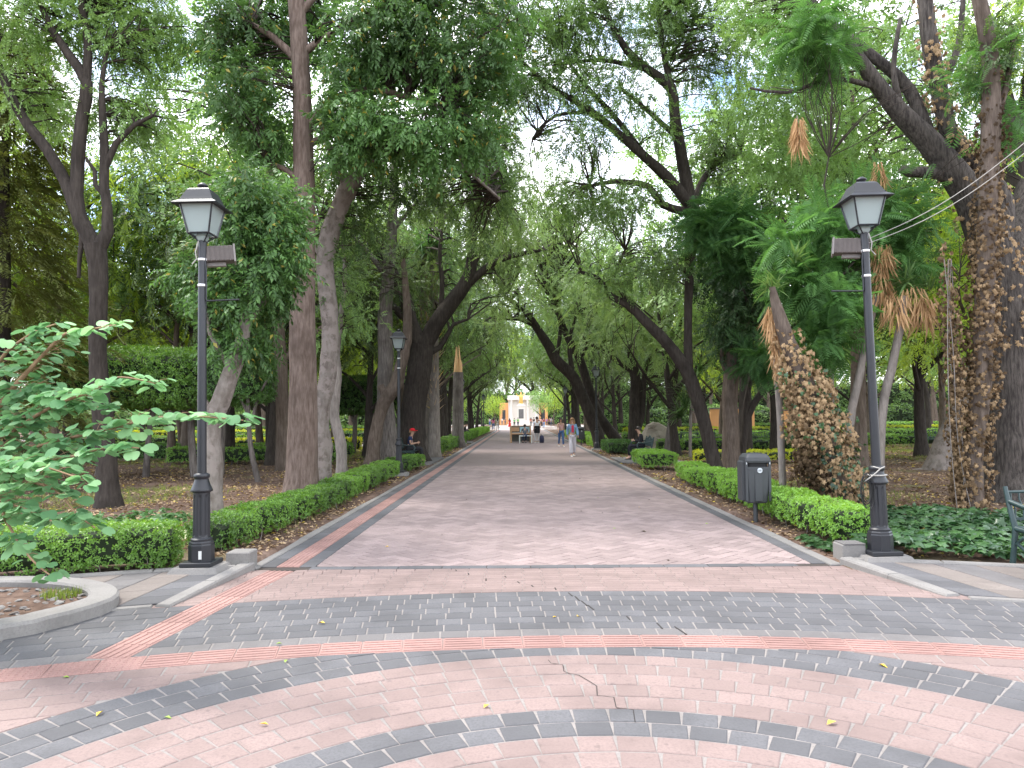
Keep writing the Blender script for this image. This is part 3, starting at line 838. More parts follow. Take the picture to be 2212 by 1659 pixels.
# ---- right of the path
tree('arching_tree', 'slender trunk leaning over the path beside the litter bin, long arching limbs against the sky', [
  [(1551,1024,31),(1531,950,28),(1512,880,28),(1490,815,30),(1470,780,28),(1440,740,25),(1400,700,22),(1360,660,18),(1320,640,14),(1290,600,10),(1255,588,7)],
  [(1488,812,21),(1486,720,18),(1488,620,19),(1492,540,25,-.3),(1498,465,36,-.5),(1492,430,30,-.6)],
  [(1500,470,28,-.5),(1480,380,27,-.7),(1466,300,25,-1),(1456,240,23,-1.2),(1450,190,23,-1.3),(1400,150,19,-1.6),(1355,110,16,-2),(1320,50,12,-2.2),(1285,-30,9,-2.5)],
  [(1450,195,17,-1.3),(1432,100,13,-1.5),(1420,0,9,-1.6)],
  [(1490,440,26,-.6),(1440,382,24,-.8),(1400,345,21,-1),(1340,292,18,-1.3),(1280,242,15,-1.6),(1230,212,12,-2),(1180,180,9,-2.2),(1125,130,6,-2.5)],
  [(1400,345,14,-1),(1330,255,12,-1.2),(1262,180,9,-1.5),(1208,105,6,-1.8)],
  [(1494,460,20,-.5),(1432,442,17,-.7),(1400,402,14,-.8),(1330,392,11,-1),(1275,402,7,-1.2)],
  [(1500,450,20,-.5),(1512,402,15,-.4),(1545,355,11,-.2),(1600,330,7,0)],[(1400,150,12,-1.6),(1300,130,9,-1.9),(1200,140,6,-2.2)],[(1466,300,14,-1),(1400,240,10,-1.2),(1340,190,7,-1.4)],[(1280,242,9,-1.6),(1200,250,7,-1.8),(1150,300,4,-2)],[(1360,660,10),(1330,600,8),(1350,540,5)]],
  'bark_dark', [(1180,70,130,80,18.6,1.4,36),(1130,180,70,80,18.8,1.3,24),(1280,60,100,80,19,1.4,26),(1330,190,110,70,19.4,1.4,20),(1230,170,90,60,18.8,1.2,18),(1450,50,120,80,19.3,1.5,36),(1550,120,90,80,19.8,1.5,34),(1250,300,90,50,19,1.2,18),(1330,440,100,40,20,1.3,26),(1230,430,80,50,20,1.3,22),(1560,320,80,70,20.6,1.4,30),(1430,560,90,50,21,1.5,26),(1310,600,90,50,21,1.5,26),(1400,270,70,50,19.6,1,10),(1200,-20,250,60,18.6,1.8,40),(1500,-20,160,60,19.3,1.8,36)],
  'small', 'leaf_mid', 9, .5, .34, .35, Y=21, wob=.10, r0=.02, mul=1.9)
tree('column_tree', 'upright trunk behind the litter bin wrapped in a narrow dark leafy crown', [
  [(1582,1030,40),(1578,930,35),(1577,860,33),(1580,810,33),(1582,740,23),(1590,650,18),(1590,560,14),(1570,450,10)],[(1580,820,14),(1560,780,10),(1562,720,7)],[(1584,740,12),(1620,690,9),(1640,640,6)]],
  'bark_brown', [(1588,730,48,50,21.4,.8,30),(1600,640,60,55,21.4,.9,38),(1560,600,60,50,21.6,.9,30),(1645,660,44,60,21.8,.9,26),(1620,560,60,50,21.6,.9,28),(1560,690,40,40,21.2,.6,16),(1655,740,40,40,21.8,.8,16)],
  'glossy', 'leaf_dark', 9, .36, .34, .5, Y=21.5, wob=.14)
tree('forked_sapling', 'low dark fork with feathery foliage between litter bin and ivy-clad trunk', [
  [(1598,990,16),(1610,920,16),(1630,870,15),(1655,838,14),(1690,800,10),(1700,760,7)],[(1606,935,13),(1612,870,12),(1622,820,10),(1640,760,7)],[(1640,760,7),(1610,640,6,-1),(1570,540,5,-2),(1560,480,4,-2.4)]],
  'bark_dark', [(1640,770,45,36,20,.9,26),(1560,500,70,50,18,1.0,46),(1520,480,40,36,17.8,.6,16),(1600,560,45,36,18.2,.7,20),(1590,455,40,26,18,.7,14)],
  'fern', 'leaf_fern', 5, .25, .60, .25, Y=22, r0=.01, tw=.6)
tree('feathery_tree', 'slim tree with bright green feathery fronds around the right lamp', [
  [(1806,1085,12),(1790,900,11),(1777,700,10),(1778,560,9),(1795,470,7),(1830,410,5)],[(1778,600,7),(1730,520,5),(1690,470,4)],[(1777,650,7),(1850,560,5),(1930,500,4)],[(1778,720,6),(1740,700,4)],[(1795,470,5),(1780,400,4),(1790,340,3)]],
  'bark_dark', [(1760,500,70,46,13.6,.8,34),(1950,470,80,50,13.4,.8,36),(1870,430,50,36,14,.7,14),(1820,560,60,50,14.2,.7,26),(1940,570,60,50,13.8,.7,26),(1780,650,70,50,13.2,.7,34),(1720,600,50,40,13.6,.7,20),(1800,740,50,40,13.2,.5,20),(1880,640,60,40,14.4,.6,20),(1740,80,70,50,13.5,.8,26),(1790,120,50,30,13.6,.6,12),(2120,180,40,60,12.5,.6,10),(2190,260,30,40,12.5,.5,8),(1690,520,36,30,13.5,.5,10)],
  'fern', 'leaf_fern', 5, .20, .52, .25, Y=13.6, r0=.007, tw=.5)
BIG = tree('great_tree', 'huge ridged trunk at the right edge with heavy limbs sweeping up to the left', [
  [(2196,1060,120),(2186,900,98),(2178,750,92),(2170,640,90),(2140,545,80),(2108,445,70),(2068,385,62),(2010,310,50),(1950,250,41),(1900,190,34),(1850,120,28),(1800,60,20),(1745,-10,14)],
  [(2010,312,34,.2),(1965,195,26,.4),(1890,125,22,.5),(1820,68,16,.6),(1760,20,10,.7)],
  [(2150,560,50),(2165,440,46,.3),(2110,360,42,.2),(2055,300,36,.1),(2030,200,35),(2010,100,34),(1995,-20,30)],
  [(2085,400,34),(2030,375,28),(1965,372,22),(1945,365,18)],[(1950,250,18),(1930,150,12),(1945,40,8)],[(1900,190,14),(1800,170,10),(1700,200,7),(1620,190,5)],
  [(2030,200,18),(2070,100,14),(2080,0,10)],[(2165,640,60,.4),(2200,520,56,.8),(2225,400,52,1.2)]],
  'bark_ridged', [(1700,80,110,80,16.2,1.2,46),(1650,220,110,80,16.8,1.2,42),(1800,230,90,60,16.6,1.2,24),(1900,80,80,80,16.6,1.2,22),(1750,330,90,50,17.0,1.2,24),(1660,340,60,50,17.4,1.2,16),(2050,60,60,60,16.6,1.2,14),(1850,320,70,50,16.8,1.2,16),(1640,20,90,60,16.4,1.2,34),(1960,330,60,40,16.6,1.2,12),(2160,80,60,90,16.8,1.2,22),(1760,-50,220,50,16.4,1.2,40)],
  'small', 'leaf_mid', 9, .42, .29, .35, Y=14, wob=.10, r0=.012, mul=1.4, maxd=2.4, tw=.55)
tree('rear_trunk', 'smooth black trunk rising at the far right edge behind the great tree', [
  [(2235,1000,70),(2225,800,66),(2212,600,60),(2195,420,56),(2185,300,50),(2160,180,34),(2140,60,24)],[(2190,330,30),(2215,220,26),(2230,100,22)]],
  'bark_dark', [(2190,150,60,80,17,1.4,24),(2130,420,40,70,17.5,1.2,20),(2160,60,80,60,17,1.5,20),(2120,560,30,60,18,1,12)], 'small', 'leaf_yellow', 8, .5, .34, Y=17)
tree('patchy_tree', 'stout pale mottled trunk leaning right on spreading roots, past the right lawn', [
  [(2022,1020,44),(2035,965,36),(2055,915,33),(2085,850,30),(2110,780,28),(2125,690,24),(2120,560,18),(2090,450,12)],[(2018,1010,14),(1995,1014,8),(1970,1016,5)],[(2030,1012,14),(2045,1020,8)]],
  'bark_mottled', [(2080,560,60,80,22.5,1.4,26),(2000,600,60,70,23,1.4,26),(2100,440,50,60,22.5,1.3,18)], 'glossy', 'leaf_yellow', 8, .5, .42, Y=22.5, wob=.14)

# trees leaning over the path farther off
tree('slanting_tree', 'left of two dark trunks slanting over the path beyond the seated man', [
  [(1300,965,26),(1288,930,26),(1260,862,25),(1238,815,24),(1202,778,23),(1184,746,21),(1158,706,17),(1132,670,12),(1090,640,8)],[(1202,778,10),(1210,700,8),(1190,640,5)],[(1158,706,9),(1120,690,7),(1075,690,4)],[(1238,815,12),(1230,740,9),(1245,680,6)]],
  'bark_dark', [(1120,640,90,50,36,3,30),(1190,620,80,60,37,3,30),(1080,700,50,30,36,2,12),(1240,660,60,50,38,3,20),(1150,560,90,50,37,3,34),(1100,500,70,40,35,3,24),(1180,480,80,50,36,3,28),(1090,590,60,40,36,3,18)], 'fine', 'leaf_fine', 8, .8, .55, Y=38, r0=.03)
tree('slanting_tree', 'right of two dark trunks slanting over the path beyond the seated man', [
  [(1342,968,24),(1333,953,24),(1294,898,22),(1275,848,20),(1253,778,18),(1224,724,15),(1209,680,11),(1190,620,7)],[(1253,778,9),(1280,720,7),(1290,660,5)]],
  'bark_dark', [(1220,590,90,60,38,3,28),(1250,500,90,50,38,3,28),(1180,420,60,40,37,3,14),(1290,640,70,50,39,3,22),(1260,700,60,40,39,3,14)], 'fine', 'leaf_fine', 8, .8, .55, Y=39, r0=.03)
tree('bench_tree', 'dark upright tree behind the man in black on the bench', [
  [(1369,966,26),(1371,877,24),(1373,822,23),(1366,778,21),(1367,731,19),(1380,706,15),(1400,650,10)],[(1366,800,15),(1337,782,12),(1297,753,9),(1268,742,6)],[(1374,930,16),(1386,900,15),(1391,822,12),(1400,780,9),(1430,740,6)],[(1367,731,10),(1340,680,8),(1350,620,5)]],
  'bark_dark', [(1400,660,70,60,38,3,30),(1330,700,70,50,38,3,24),(1440,740,60,50,38,3,20),(1290,730,60,40,38,2.5,16),(1450,820,50,40,38,2.5,16),(1420,590,80,40,38,3,18)], 'fine', 'leaf_mid', 8, .8, .55, Y=38, r0=.03)
# ------------------------------------------------------------------ hedges
def hedge(name, label, line, w, h, leafm='leaf_hedge', dens=420, lsz=.033, z0=.10, group=None, stems=True, wave=.06, cat='hedge', ztop=None):
    """line: [(x, y)...]; clipped box hedge following it"""
    L = [Vector((*p, 0)) for p in line]; o0 = L[0].copy()
    root = empty(name, o0); tag(root, label, cat, group)
    pts = catmull([(p-o0, 0) for p in L], .22); C = [p for p, _ in pts]; n = len(C)
    T = [(C[min(i+1,n-1)]-C[max(i-1,0)]).normalized() for i in range(n)]
    N = [Vector((-t.y, t.x, 0)) for t in T]
    # inner mass
    rings = []
    for i in range(n):
        ww = w/2 - .06 + .07*mnoise.noise((C[i]+o0)*1.7); hh = h - .05 + wave*mnoise.noise((C[i]+o0)*1.1+Vector((5,0,0)))
        if i in (0, n-1): ww *= .8; hh *= .95
        c, nn = C[i], N[i]
        rings.append([c-nn*ww*.8+Vector((0,0,z0+.04)), c-nn*ww+Vector((0,0,z0+hh*.3)), c-nn*ww+Vector((0,0,hh-.03)), c-nn*ww*.8+Vector((0,0,hh)), c+nn*ww*.8+Vector((0,0,hh)), c+nn*ww+Vector((0,0,hh-.03)), c+nn*ww+Vector((0,0,z0+hh*.3)), c+nn*ww*.8+Vector((0,0,z0+.04))])
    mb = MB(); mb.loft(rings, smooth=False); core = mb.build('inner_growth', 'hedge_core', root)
    # leaf rosettes over top, sides and ends
    Cn = np.array([tuple(c) for c in C]); Nn = np.array([tuple(c) for c in N]); Tn = np.array([tuple(c) for c in T])
    leng = sum((C[i+1]-C[i]).length for i in range(n-1))
    acc = Acc()
    def put(k, side):
        i = rng.random(k)*(n-1); i0 = np.minimum(i.astype(int), n-2); f = (i-i0)[:, None]
        c = Cn[i0]*(1-f)+Cn[i0+1]*f; nn = Nn[i0]; tt = Tn[i0]
        wx = np.array([mnoise.noise(Vector(q)*1.7+o0*1.7) for q in c])[:, None]*.09; hx = np.array([mnoise.noise(Vector(q)*1.1+o0*1.1+Vector((5,0,0))) for q in c])*wave*1.6
        if side == 'top':
            u = rng.uniform(-1, 1, k)[:, None]; p = c + nn*u*(w/2+wx); p[:, 2] = h + hx + rng.normal(0, .014, k) - .02*(np.abs(u[:,0])**4)
            d = np.tile([0,0,1.0], (k,1)) + nn*u*.5
        elif side in (1, -1):
            t = rng.random(k); p = c + nn*side*(w/2 + wx + rng.normal(0, .014, k)[:, None] - .05*(1-t)[:, None]**3); p[:, 2] = z0 + (h+hx-z0)*t
            d = nn*side + np.array([0,0,.35])
        else:
            e = 0 if side == 'a' else n-1; s_ = -1 if side == 'a' else 1
            u = rng.uniform(-1, 1, k)[:, None]; t = rng.random(k); p = Cn[e] + Nn[e]*u*w/2*.95 + Tn[e]*s_*rng.uniform(0, .03, k)[:, None]; p[:, 2] = z0 + (h-z0)*t
            d = np.tile(Tn[e]*s_, (k,1)) + np.array([0,0,.3])
        d = unit(d + rng.normal(0, .45, (k,3)))
        X = unit(np.cross(d, rng.normal(0, 1, (k,3)))); Yv = np.cross(d, X); fr = np.stack([X, Yv, d], 1)
        sc = lsz*rng.uniform(.7, 1.4, k); q = rng.integers(0, 2, k)
        for z in (0, 1):
            m_ = q == z
            if m_.any(): acc.put(*stamp(*ROS[z], p[m_], fr[m_], sc[m_]))
    put(int(dens*leng*w), 'top')
    for s_ in (1, -1): put(int(dens*leng*(h-z0)), s_)
    for s_ in 'ab': put(max(4, int(dens*w*(h-z0))), s_)
    acc.build('foliage', leafm, root)
    if stems:
        st = MB()
        for _ in range(int(leng*7)):
            i = random.randrange(n); p = C[i] + N[i]*jit(w*.42); q = p + Vector((jit(.12), jit(.12), z0+.12))
            st.tube([p-Vector((0,0,.05)), p.lerp(q,.5)+Vector((jit(.03),jit(.03),0)), q], [.009,.007,.005], 4, False)
        so = st.build('woody_stems', 'bark_pale', root); so['kind'] = 'stuff'
    return root
hedge('box_hedge', 'clipped bright green hedge running along the left path edge up to the second lamp', [(-3.86,9.15),(-3.74,11.5),(-3.66,13.5),(-3.68,16)], .55, .42, dens=560)
hedge('box_hedge', 'stretch of clipped hedge around the foot of the second left lamp post', [(-3.72,16.2),(-3.70,18),(-3.72,21.2)], .6, .44, dens=380, lsz=.034)
hedge('box_hedge', 'short hedge between the second left lamp post and the red-capped man', [(-3.70,22.3),(-3.48,25.0)], .6, .44, dens=330, lsz=.038)
hedge('box_hedge', 'long flat-topped hedge beyond the seated man in the red cap', [(-4.0,32.5),(-3.9,37),(-3.8,42),(-3.75,47)], .75, .62, dens=170, lsz=.05)
hedge('box_hedge', 'far low hedge on the left edge by the broken trunk', [(-3.95,51.5),(-3.85,56),(-3.8,62)], .7, .55, dens=110, lsz=.06)
hedge('box_hedge', 'farthest low hedge on the left edge near the strolling women', [(-3.95,65),(-3.9,74),(-3.8,86)], .7, .6, dens=70, lsz=.08, stems=False)
hedge('box_hedge', 'clipped hedge in the left front corner behind the curved planter', [(-3.92,8.40),(-4.6,8.24),(-5.4,7.98),(-6.4,7.55)], .55, .50, dens=620, z0=.07)
hedge('box_hedge', 'clipped hedge along the right path edge behind the litter bin', [(4.25,9.35),(4.20,11.0),(4.28,13.0),(4.3,15.5),(4.38,19.2)], .62, .46, 'leaf_hedge', dens=520, z0=.12)
hedge('box_hedge', 'square block of clipped hedge beside the bench of the man in black', [(4.28,22.5),(4.32,25.0)], .95, .55, dens=330, lsz=.04, z0=.16)
hedge('box_hedge', 'low round hedge clump under the slanting trunks', [(4.5,32.5),(4.6,36)], 1.2, .55, 'leaf_hedge_dark', dens=150, lsz=.05)
hedge('box_hedge', 'hedge beside the far litter bin', [(4.35,39.0),(4.35,43.0)], .8, .62, dens=120, lsz=.055)
hedge('box_hedge', 'farthest hedge along the right path edge', [(4.3,46),(4.2,60)], .8, .6, dens=80, lsz=.075, stems=False)

def field_hedges(rows, label, group):
    for (x0, x1, Y, w, h, lm) in rows:
        hedge('field_hedge', label, [(x0, Y), ((x0+x1)/2, Y+jit(.3)), (x1, Y)], w, h, lm, dens=max(26, int(2600/Y)), lsz=.02+.0014*Y, z0=.14, stems=Y < 50, wave=.02, group=group)
field_hedges([(-13,-6.6,27.5,.8,.62,'leaf_hedge'),(-15,-7.2,31.5,.8,.62,'leaf_hedge'),(-17,-8,37,.8,.7,'leaf_hedge_yellow'),(-26,-14,30,.8,.7,'leaf_hedge_dark'),(-28,-12,42,.9,.75,'leaf_hedge'),(-22,-6.5,48,.9,.8,'leaf_hedge'),(-32,-7,58,1,.8,'leaf_hedge_yellow'),(-40,-8,72,1.2,.9,'leaf_hedge')],
  'one of the low clipped hedges in rows across the left lawn', 'hedge rows left')
field_hedges([(6.2,13.5,33,.8,.6,'leaf_hedge'),(9,20,40,.8,.6,'leaf_hedge'),(6.5,18,46,.9,.65,'leaf_hedge'),(18,32,38,.8,.6,'leaf_hedge'),(22,40,46,.9,.7,'leaf_hedge'),(8,36,56,1,.75,'leaf_hedge_yellow'),(7,44,70,1.2,.85,'leaf_hedge')],
  'one of the low clipped hedges in rows across the right lawn', 'hedge rows right')
hedge('golden_hedge', 'yellow-green low border hedge between the leaning trunk and the boulder', [(6.3,26.5),(8.2,26.2),(10.4,26.6)], .9, .42, 'leaf_hedge_yellow', dens=150, lsz=.05, stems=False)

# pale cross paths between the hedges
for (x0, x1, y0, y1, nm) in ((5.2,40,42,44.4,'cross_path'),(-40,-5,44,46.4,'cross_path'),(5,45,61,64,'cross_path'),(-45,-5,63,66,'cross_path')):
    o = sheet(nm, [(x0,y0),(x1,y0),(x1,y1),(x0,y1)], .085, 'pale_and_sunlit_paving', .12); tag(o, kind='structure')
pz = sheet('far_plaza', [(-26,100),(26,100),(30,190),(-30,190)], .02, 'pale_and_sunlit_paving', .1); tag(pz, kind='structure')  # light concrete tone carries the direct sunlight on the far end
for (x0, x1, y0, y1) in ((PX0-2.0, PX0-.01, 25.5, 30.5), (PX1+.01, PX1+2.2, 26.0, 29.6), (PX0-1.6, PX0-.01, 48.2, 50.8)):
    o = sheet('bench_bay', [(x0,y0),(x1,y0),(x1,y1),(x0,y1)], .075, 'grey_stone', .12); tag(o, kind='structure')

# ------------------------------------------------------------------ clipped trees on stems
def clipped(name, label, x0, x1, y0, y1, z0, z1, stems, leafm='leaf_hedge_dark', dens=150, lsz=.07, slope=0.0, group=None):
    cx, cy = (x0+x1)/2, (y0+y1)/2; root = empty(name, (cx, cy, 0)); tag(root, label, 'tree', group)
    lx, ly = (x1-x0)/2, (y1-y0)/2
    core = MB(); rings = []
    for t in np.linspace(-1, 1, 9):
        k = (1-abs(t)**6)*.5+.5; zz = z1+slope*t-.15
        rings.append([(t*lx*.95, -ly*.9*k, z0+.2), (t*lx*.95, -ly*.95*k, zz-.2), (t*lx*.95, -ly*.7*k, zz), (t*lx*.95, ly*.7*k, zz), (t*lx*.95, ly*.95*k, zz-.2), (t*lx*.95, ly*.9*k, z0+.2)])
    core.loft(rings, smooth=False); core.build('inner_growth', 'hedge_core', root)
    A = 2*lx*2*ly*2 + (2*lx+2*ly)*2*(z1-z0); k = int(A*dens)
    u = rng.uniform(-1, 1, (k,3)); f = rng.integers(0, 6, k)
    wts = np.array([ly*(z1-z0), ly*(z1-z0), lx*(z1-z0), lx*(z1-z0), lx*ly*1.6, lx*ly*1.2]); f = rng.choice(6, k, p=wts/wts.sum())
    u[f==0,0] = -1; u[f==1,0] = 1; u[f==2,1] = -1; u[f==3,1] = 1; u[f==4,2] = 1; u[f==5,2] = -1
    nrm = np.zeros((k,3)); 
    for q, (ax, sg) in enumerate(((0,-1),(0,1),(1,-1),(1,1),(2,1),(2,-1))): nrm[f==q, ax] = sg
    un = u/np.maximum(1, (np.abs(u)**8).sum(1, keepdims=True)**(1/8))
    p = np.stack([un[:,0]*lx, un[:,1]*ly, (z0+z1)/2 + un[:,2]*(z1-z0)/2 + slope*un[:,0]*(un[:,2] > 0)], 1)
    p += rng.normal(0, .045, (k,3)) + np.array([[.07*mnoise.noise(Vector(q)*.9), .07*mnoise.noise(Vector(q)*.9+Vector((3,1,0))), .09*mnoise.noise(Vector(q)*.8+Vector((0,7,0)))] for q in p])
    d = unit(nrm + np.array([0,0,.25]) + rng.normal(0, .5, (k,3))); X = unit(np.cross(d, rng.normal(0, 1, (k,3)))); fr = np.stack([X, np.cross(d, X), d], 1)
    acc = Acc(); acc.put(*stamp(*ROS[0], p, fr, lsz*rng.uniform(.7, 1.4, k))); acc.build('crown', leafm, root)
    for (sx, sy, w, dx) in stems:
        mb = MB(); a = Vector((sx-cx, sy-cy, -.1)); b = Vector((sx-cx+dx, sy-cy, z0+.5))
        pts = catmull([(a, w*1.2), (a.lerp(b,.4)+Vector((jit(.1), jit(.1), 0)), w*.9), (b, w*.7)], .3)
        mb.tube([q for q,_ in pts], [r for _,r in pts], 9, True, .12); mb.build('stem', 'bark_grey', root)
        for s_ in (-1, 1):
            m2 = MB(); c = a.lerp(b, .62); m2.tube([c, c.lerp(b,.6)+Vector((s_*.25, jit(.1), .1)), b+Vector((s_*.6, jit(.2), .1))], [w*.6, w*.5, w*.35], 7); m2.build('bough', 'bark_grey', root)
    return root
clipped('clipped_tree', 'big flat-topped clipped canopy on stems behind the round-leaved shrub', -14.0, -8.9, 20.6, 23.6, 2.15, 3.75, [(-10.95,21.6,.09,.2),(-9.6,21.8,.11,-.2),(-9.15,22.6,.09,.1),(-12.6,22,.1,.1)], 'leaf_hedge', slope=-.12)
clipped('clipped_tree', 'dark clipped crown on a thin bent stem left of the tall straight trunk', -8.6, -7.0, 19.6, 21.2, 2.2, 3.5, [(-7.05,20.0,.075,-.35)])
clipped('clipped_tree', 'square clipped dark crown seen between the burled and fibrous trunks', -9.1, -6.6, 34, 36.5, 2.0, 3.6, [(-7.9,35,.12,.1),(-7.2,35.4,.08,.05)])
clipped('clipped_tree', 'far clipped crown behind the massive V-shaped trunk', -7.4, -5.6, 38, 40, 2.2, 3.8, [(-6.4,39,.1,.1)])

# ------------------------------------------------------------------ background trees: a few kinds, many copies
def bg_kind(seed, kind, leafm, barkm, H, cr, cz0, n, size, per=7, lean=.6, sparse=.75, trunk_r=.2, limbs=6):
    r_ = random.Random(seed); tb = MB(); S = []
    top = Vector((r_.uniform(-lean, lean), r_.uniform(-lean, lean), H*.72))
    pts = catmull([(Vector((0,0,-.2)), trunk_r*1.25), (Vector((top.x*.2+r_.uniform(-.2,.2), top.y*.2, H*.22)), trunk_r*.95), (Vector((top.x*.6, top.y*.6, H*.48)), trunk_r*.7), (top, trunk_r*.25)], .5)
    pts = [(p, r*(1+.5*math.exp(-max(0,p.z)/.25))) for p, r in pts]
    tb.tube([p for p,_ in pts], [r for _,r in pts], 10, True, .14); S += pts[len(pts)//3:]
    for i in range(limbs):
        k = int(len(pts)*(.32+.6*i/limbs)); p, r = pts[min(k, len(pts)-1)]; a = r_.uniform(0, 2*PI); l = cr*r_.uniform(.55, .9)
        q = [(p, r*.6), (p+Vector((math.cos(a)*l*.5, math.sin(a)*l*.5, l*.45)), r*.4), (p+Vector((math.cos(a+.2)*l, math.sin(a+.2)*l, l*.75)), r*.15)]
        q = catmull(q, .5); tb.tube([v for v,_ in q], [w for _,w in q], 6, True, .1); S += q
    cc = np.array([top.x*.6, top.y*.6, (H+cz0)/2]); d = unit(rng.normal(0, 1, (n,3))); rr = rng.random(n)**.42
    C = cc + d*rr[:, None]*np.array([cr, cr, (H-cz0)/2]); keep = np.array([mnoise.noise(Vector(c)*.55+Vector((seed,0,0))) > -.28*sparse for c in C]); C = C[keep]
    bb = MB(); twigs(bb, C, S, .03, 7.0, .5)
    tm = tb.mesh('trunk', barkm); bm = bb.mesh('branches', 'twig'); cm_ = leaf_crown(C, kind, per, size*1.15, size, .35).mesh('crown', leafm)
    return tm, bm, cm_
BG = {
 'oak':    bg_kind(1, 'small', 'leaf_mid', 'bark_dark', 11, 3.8, 4.3, 235, .62, trunk_r=.18),
 'lime':   bg_kind(2, 'small', 'leaf_yellow', 'bark_brown', 10, 3.6, 3.8, 235, .60, trunk_r=.16),
 'feather':bg_kind(3, 'fine', 'leaf_fine', 'bark_dark', 9.5, 4.2, 3.9, 235, .66, lean=1.4, trunk_r=.17),
 'ash':    bg_kind(4, 'small', 'leaf_mid', 'bark_brown', 13, 3.6, 5.0, 235, .62, lean=.6, trunk_r=.17),
 'dark':   bg_kind(5, 'glossy', 'leaf_dark', 'bark_dark', 8, 3.0, 2.5, 215, .60, trunk_r=.15),
 'pepper': bg_kind(6, 'willow', 'leaf_yellow', 'bark_brown', 9.5, 3.8, 3.4, 215, .70, lean=1.0, trunk_r=.18),
}
BGN = {'oak': ('broad_tree', 'broad mid-green tree'), 'lime': ('lime_green_tree', 'sunlit yellow-green tree'), 'feather': ('twiggy_tree', 'twiggy fine-leaved tree'),
       'ash': ('tall_tree', 'tall slim-trunked tree'), 'dark': ('dark_tree', 'low dark evergreen tree'), 'pepper': ('weeping_tree', 'weeping yellow-green tree')}
def bg_tree(k, x, y, s, place, rz=None, sz=None):
    root = empty(BGN[k][0], (x, y, 0), random.uniform(0, 2*PI) if rz is None else rz); root.scale = (s, s, s*(sz or 1))
    tag(root, f'{BGN[k][1]} {place}', 'tree', f'{BGN[k][1]}s {place}')
    for nm, me in zip(('trunk', 'branches', 'crown'), BG[k]): link(nm, me, root)['kind'] = 'stuff' if nm == 'branches' else 'thing'
    return root
r2 = random.Random(5)
# avenue rows close to the path
for i, y in enumerate((44, 49, 54.5, 60, 66, 72, 79, 87, 95)):
    bg_tree(r2.choice(['feather','oak','ash','feather']), -5.3+r2.uniform(-.6,.5), y+r2.uniform(-1,1), r2.uniform(.8,1.0)*(1 if y < 48 else 1.35), 'in the avenue left of the path')
    bg_tree(r2.choice(['feather','oak','feather','ash']), 5.6+r2.uniform(-.5,.7), y+2+r2.uniform(-1,1), r2.uniform(.8,1.0)*(1 if y < 48 else 1.35), 'in the avenue right of the path')
for (x, y, k) in ((-6.5,31.5,'feather'),(-5.6,36,'ash'),(6.6,31,'feather'),(7.5,36,'oak')):
    bg_tree(k, x, y, .95, 'in the avenue left of the path' if x < 0 else 'in the avenue right of the path')
def scatter(n, x0, x1, y0, y1, kinds, place, mind=3.6, smin=.8, smax=1.2, seed=1, avoid=()):
    rr = random.Random(seed); pts = []; t = 0
    while len(pts) < n and t < 4000:
        t += 1; x, y = rr.uniform(x0, x1), rr.uniform(y0, y1)
        if abs(x) > .78*y+3: continue
        if all((x-a)**2+(y-b)**2 > mind**2 for a, b in pts) and all((x-a)**2+(y-b)**2 > r*r for a, b, r in avoid):
            pts.append((x, y)); bg_tree(rr.choice(kinds), x, y, rr.uniform(smin, smax), place)
scatter(9, -24, -7.5, 26, 42, ['lime','oak','feather','lime','pepper','ash'], 'behind the hedges of the left lawn', 3.6, .75, 1.1, 3)
scatter(12, -38, -7, 46, 70, ['lime','oak','feather','pepper','lime','ash'], 'far back on the left side of the park', 4.2, .9, 1.3, 4)
scatter(14, -60, -8, 74, 125, ['lime','oak','pepper','ash'], 'at the far left end of the park', 7, 1.2, 1.7, 5)
scatter(9, 9.5, 27, 27, 44, ['oak','feather','lime','ash','oak'], 'behind the hedges of the right lawn', 3.8, .75, 1.1, 6)
scatter(12, 8, 42, 47, 72, ['oak','feather','lime','ash','oak'], 'far back on the right side of the park', 4.4, .9, 1.3, 7)
scatter(14, 9, 64, 76, 125, ['lime','oak','pepper','ash'], 'at the far right end of the park', 7, 1.2, 1.7, 8)
rr = random.Random(21)
for i, x in enumerate(np.linspace(-110, 110, 25)):
    bg_tree(rr.choice(['lime','oak','pepper','lime']), x+rr.uniform(-3,3), 205+rr.uniform(-8,14)-abs(x)*.35, rr.uniform(1.7, 2.5), 'closing the view far behind the monument')
for (x, y, k, s) in ((-7.6,24,'ash',1.25),(-11.5,29,'oak',1.35)):
    bg_tree(k, x, y, s, 'rising behind the tall straight trunk')
for (x, y, k, s) in ((8.2,27,'oak',1.25),(10.5,23,'ash',1.3),(13,31,'ash',1.4)):
    bg_tree(k, x, y, s, 'rising behind the arching tree')
for i, x in enumerate((-13,-7.5,-4.6,4.4,7.2,12.5)):
    bg_tree(['lime','oak','lime','oak','lime','pepper'][i], x, 150+[6,0,-8,-9,1,5][i], (.95,.8,.62,.66,.8,.95)[i], 'flanking the monument')
for i, x in enumerate((-20,-11,-3,4,12,21)):
    bg_tree(['oak','lime','lime','oak','lime','oak'][i], x, 186+5*(i % 2), 1.9 if i not in (2,3) else 2.7, 'rising behind the colonnade')
for (x0, x1, y, h) in ((-34,34,179,7.5),(-100,-13,122,6.5),(13,100,122,6.5),(-60,-16,98,2.2),(16,60,98,2.2),(-170,-90,112,7),(90,170,112,7)):
    hedge('thicket', ('dense green thicket closing the far ' + ('left' if x0 < 0 else 'right') + ' side of the park') if x0*x1 > 0 else 'tall thicket behind the colonnade at the end', [(x0,y),((x0+x1)/2,y+3),(x1,y)], 3.0, h, 'leaf_mid', dens=5, lsz=.40, z0=.05, stems=False, wave=.9, group='far thickets', cat='hedge')
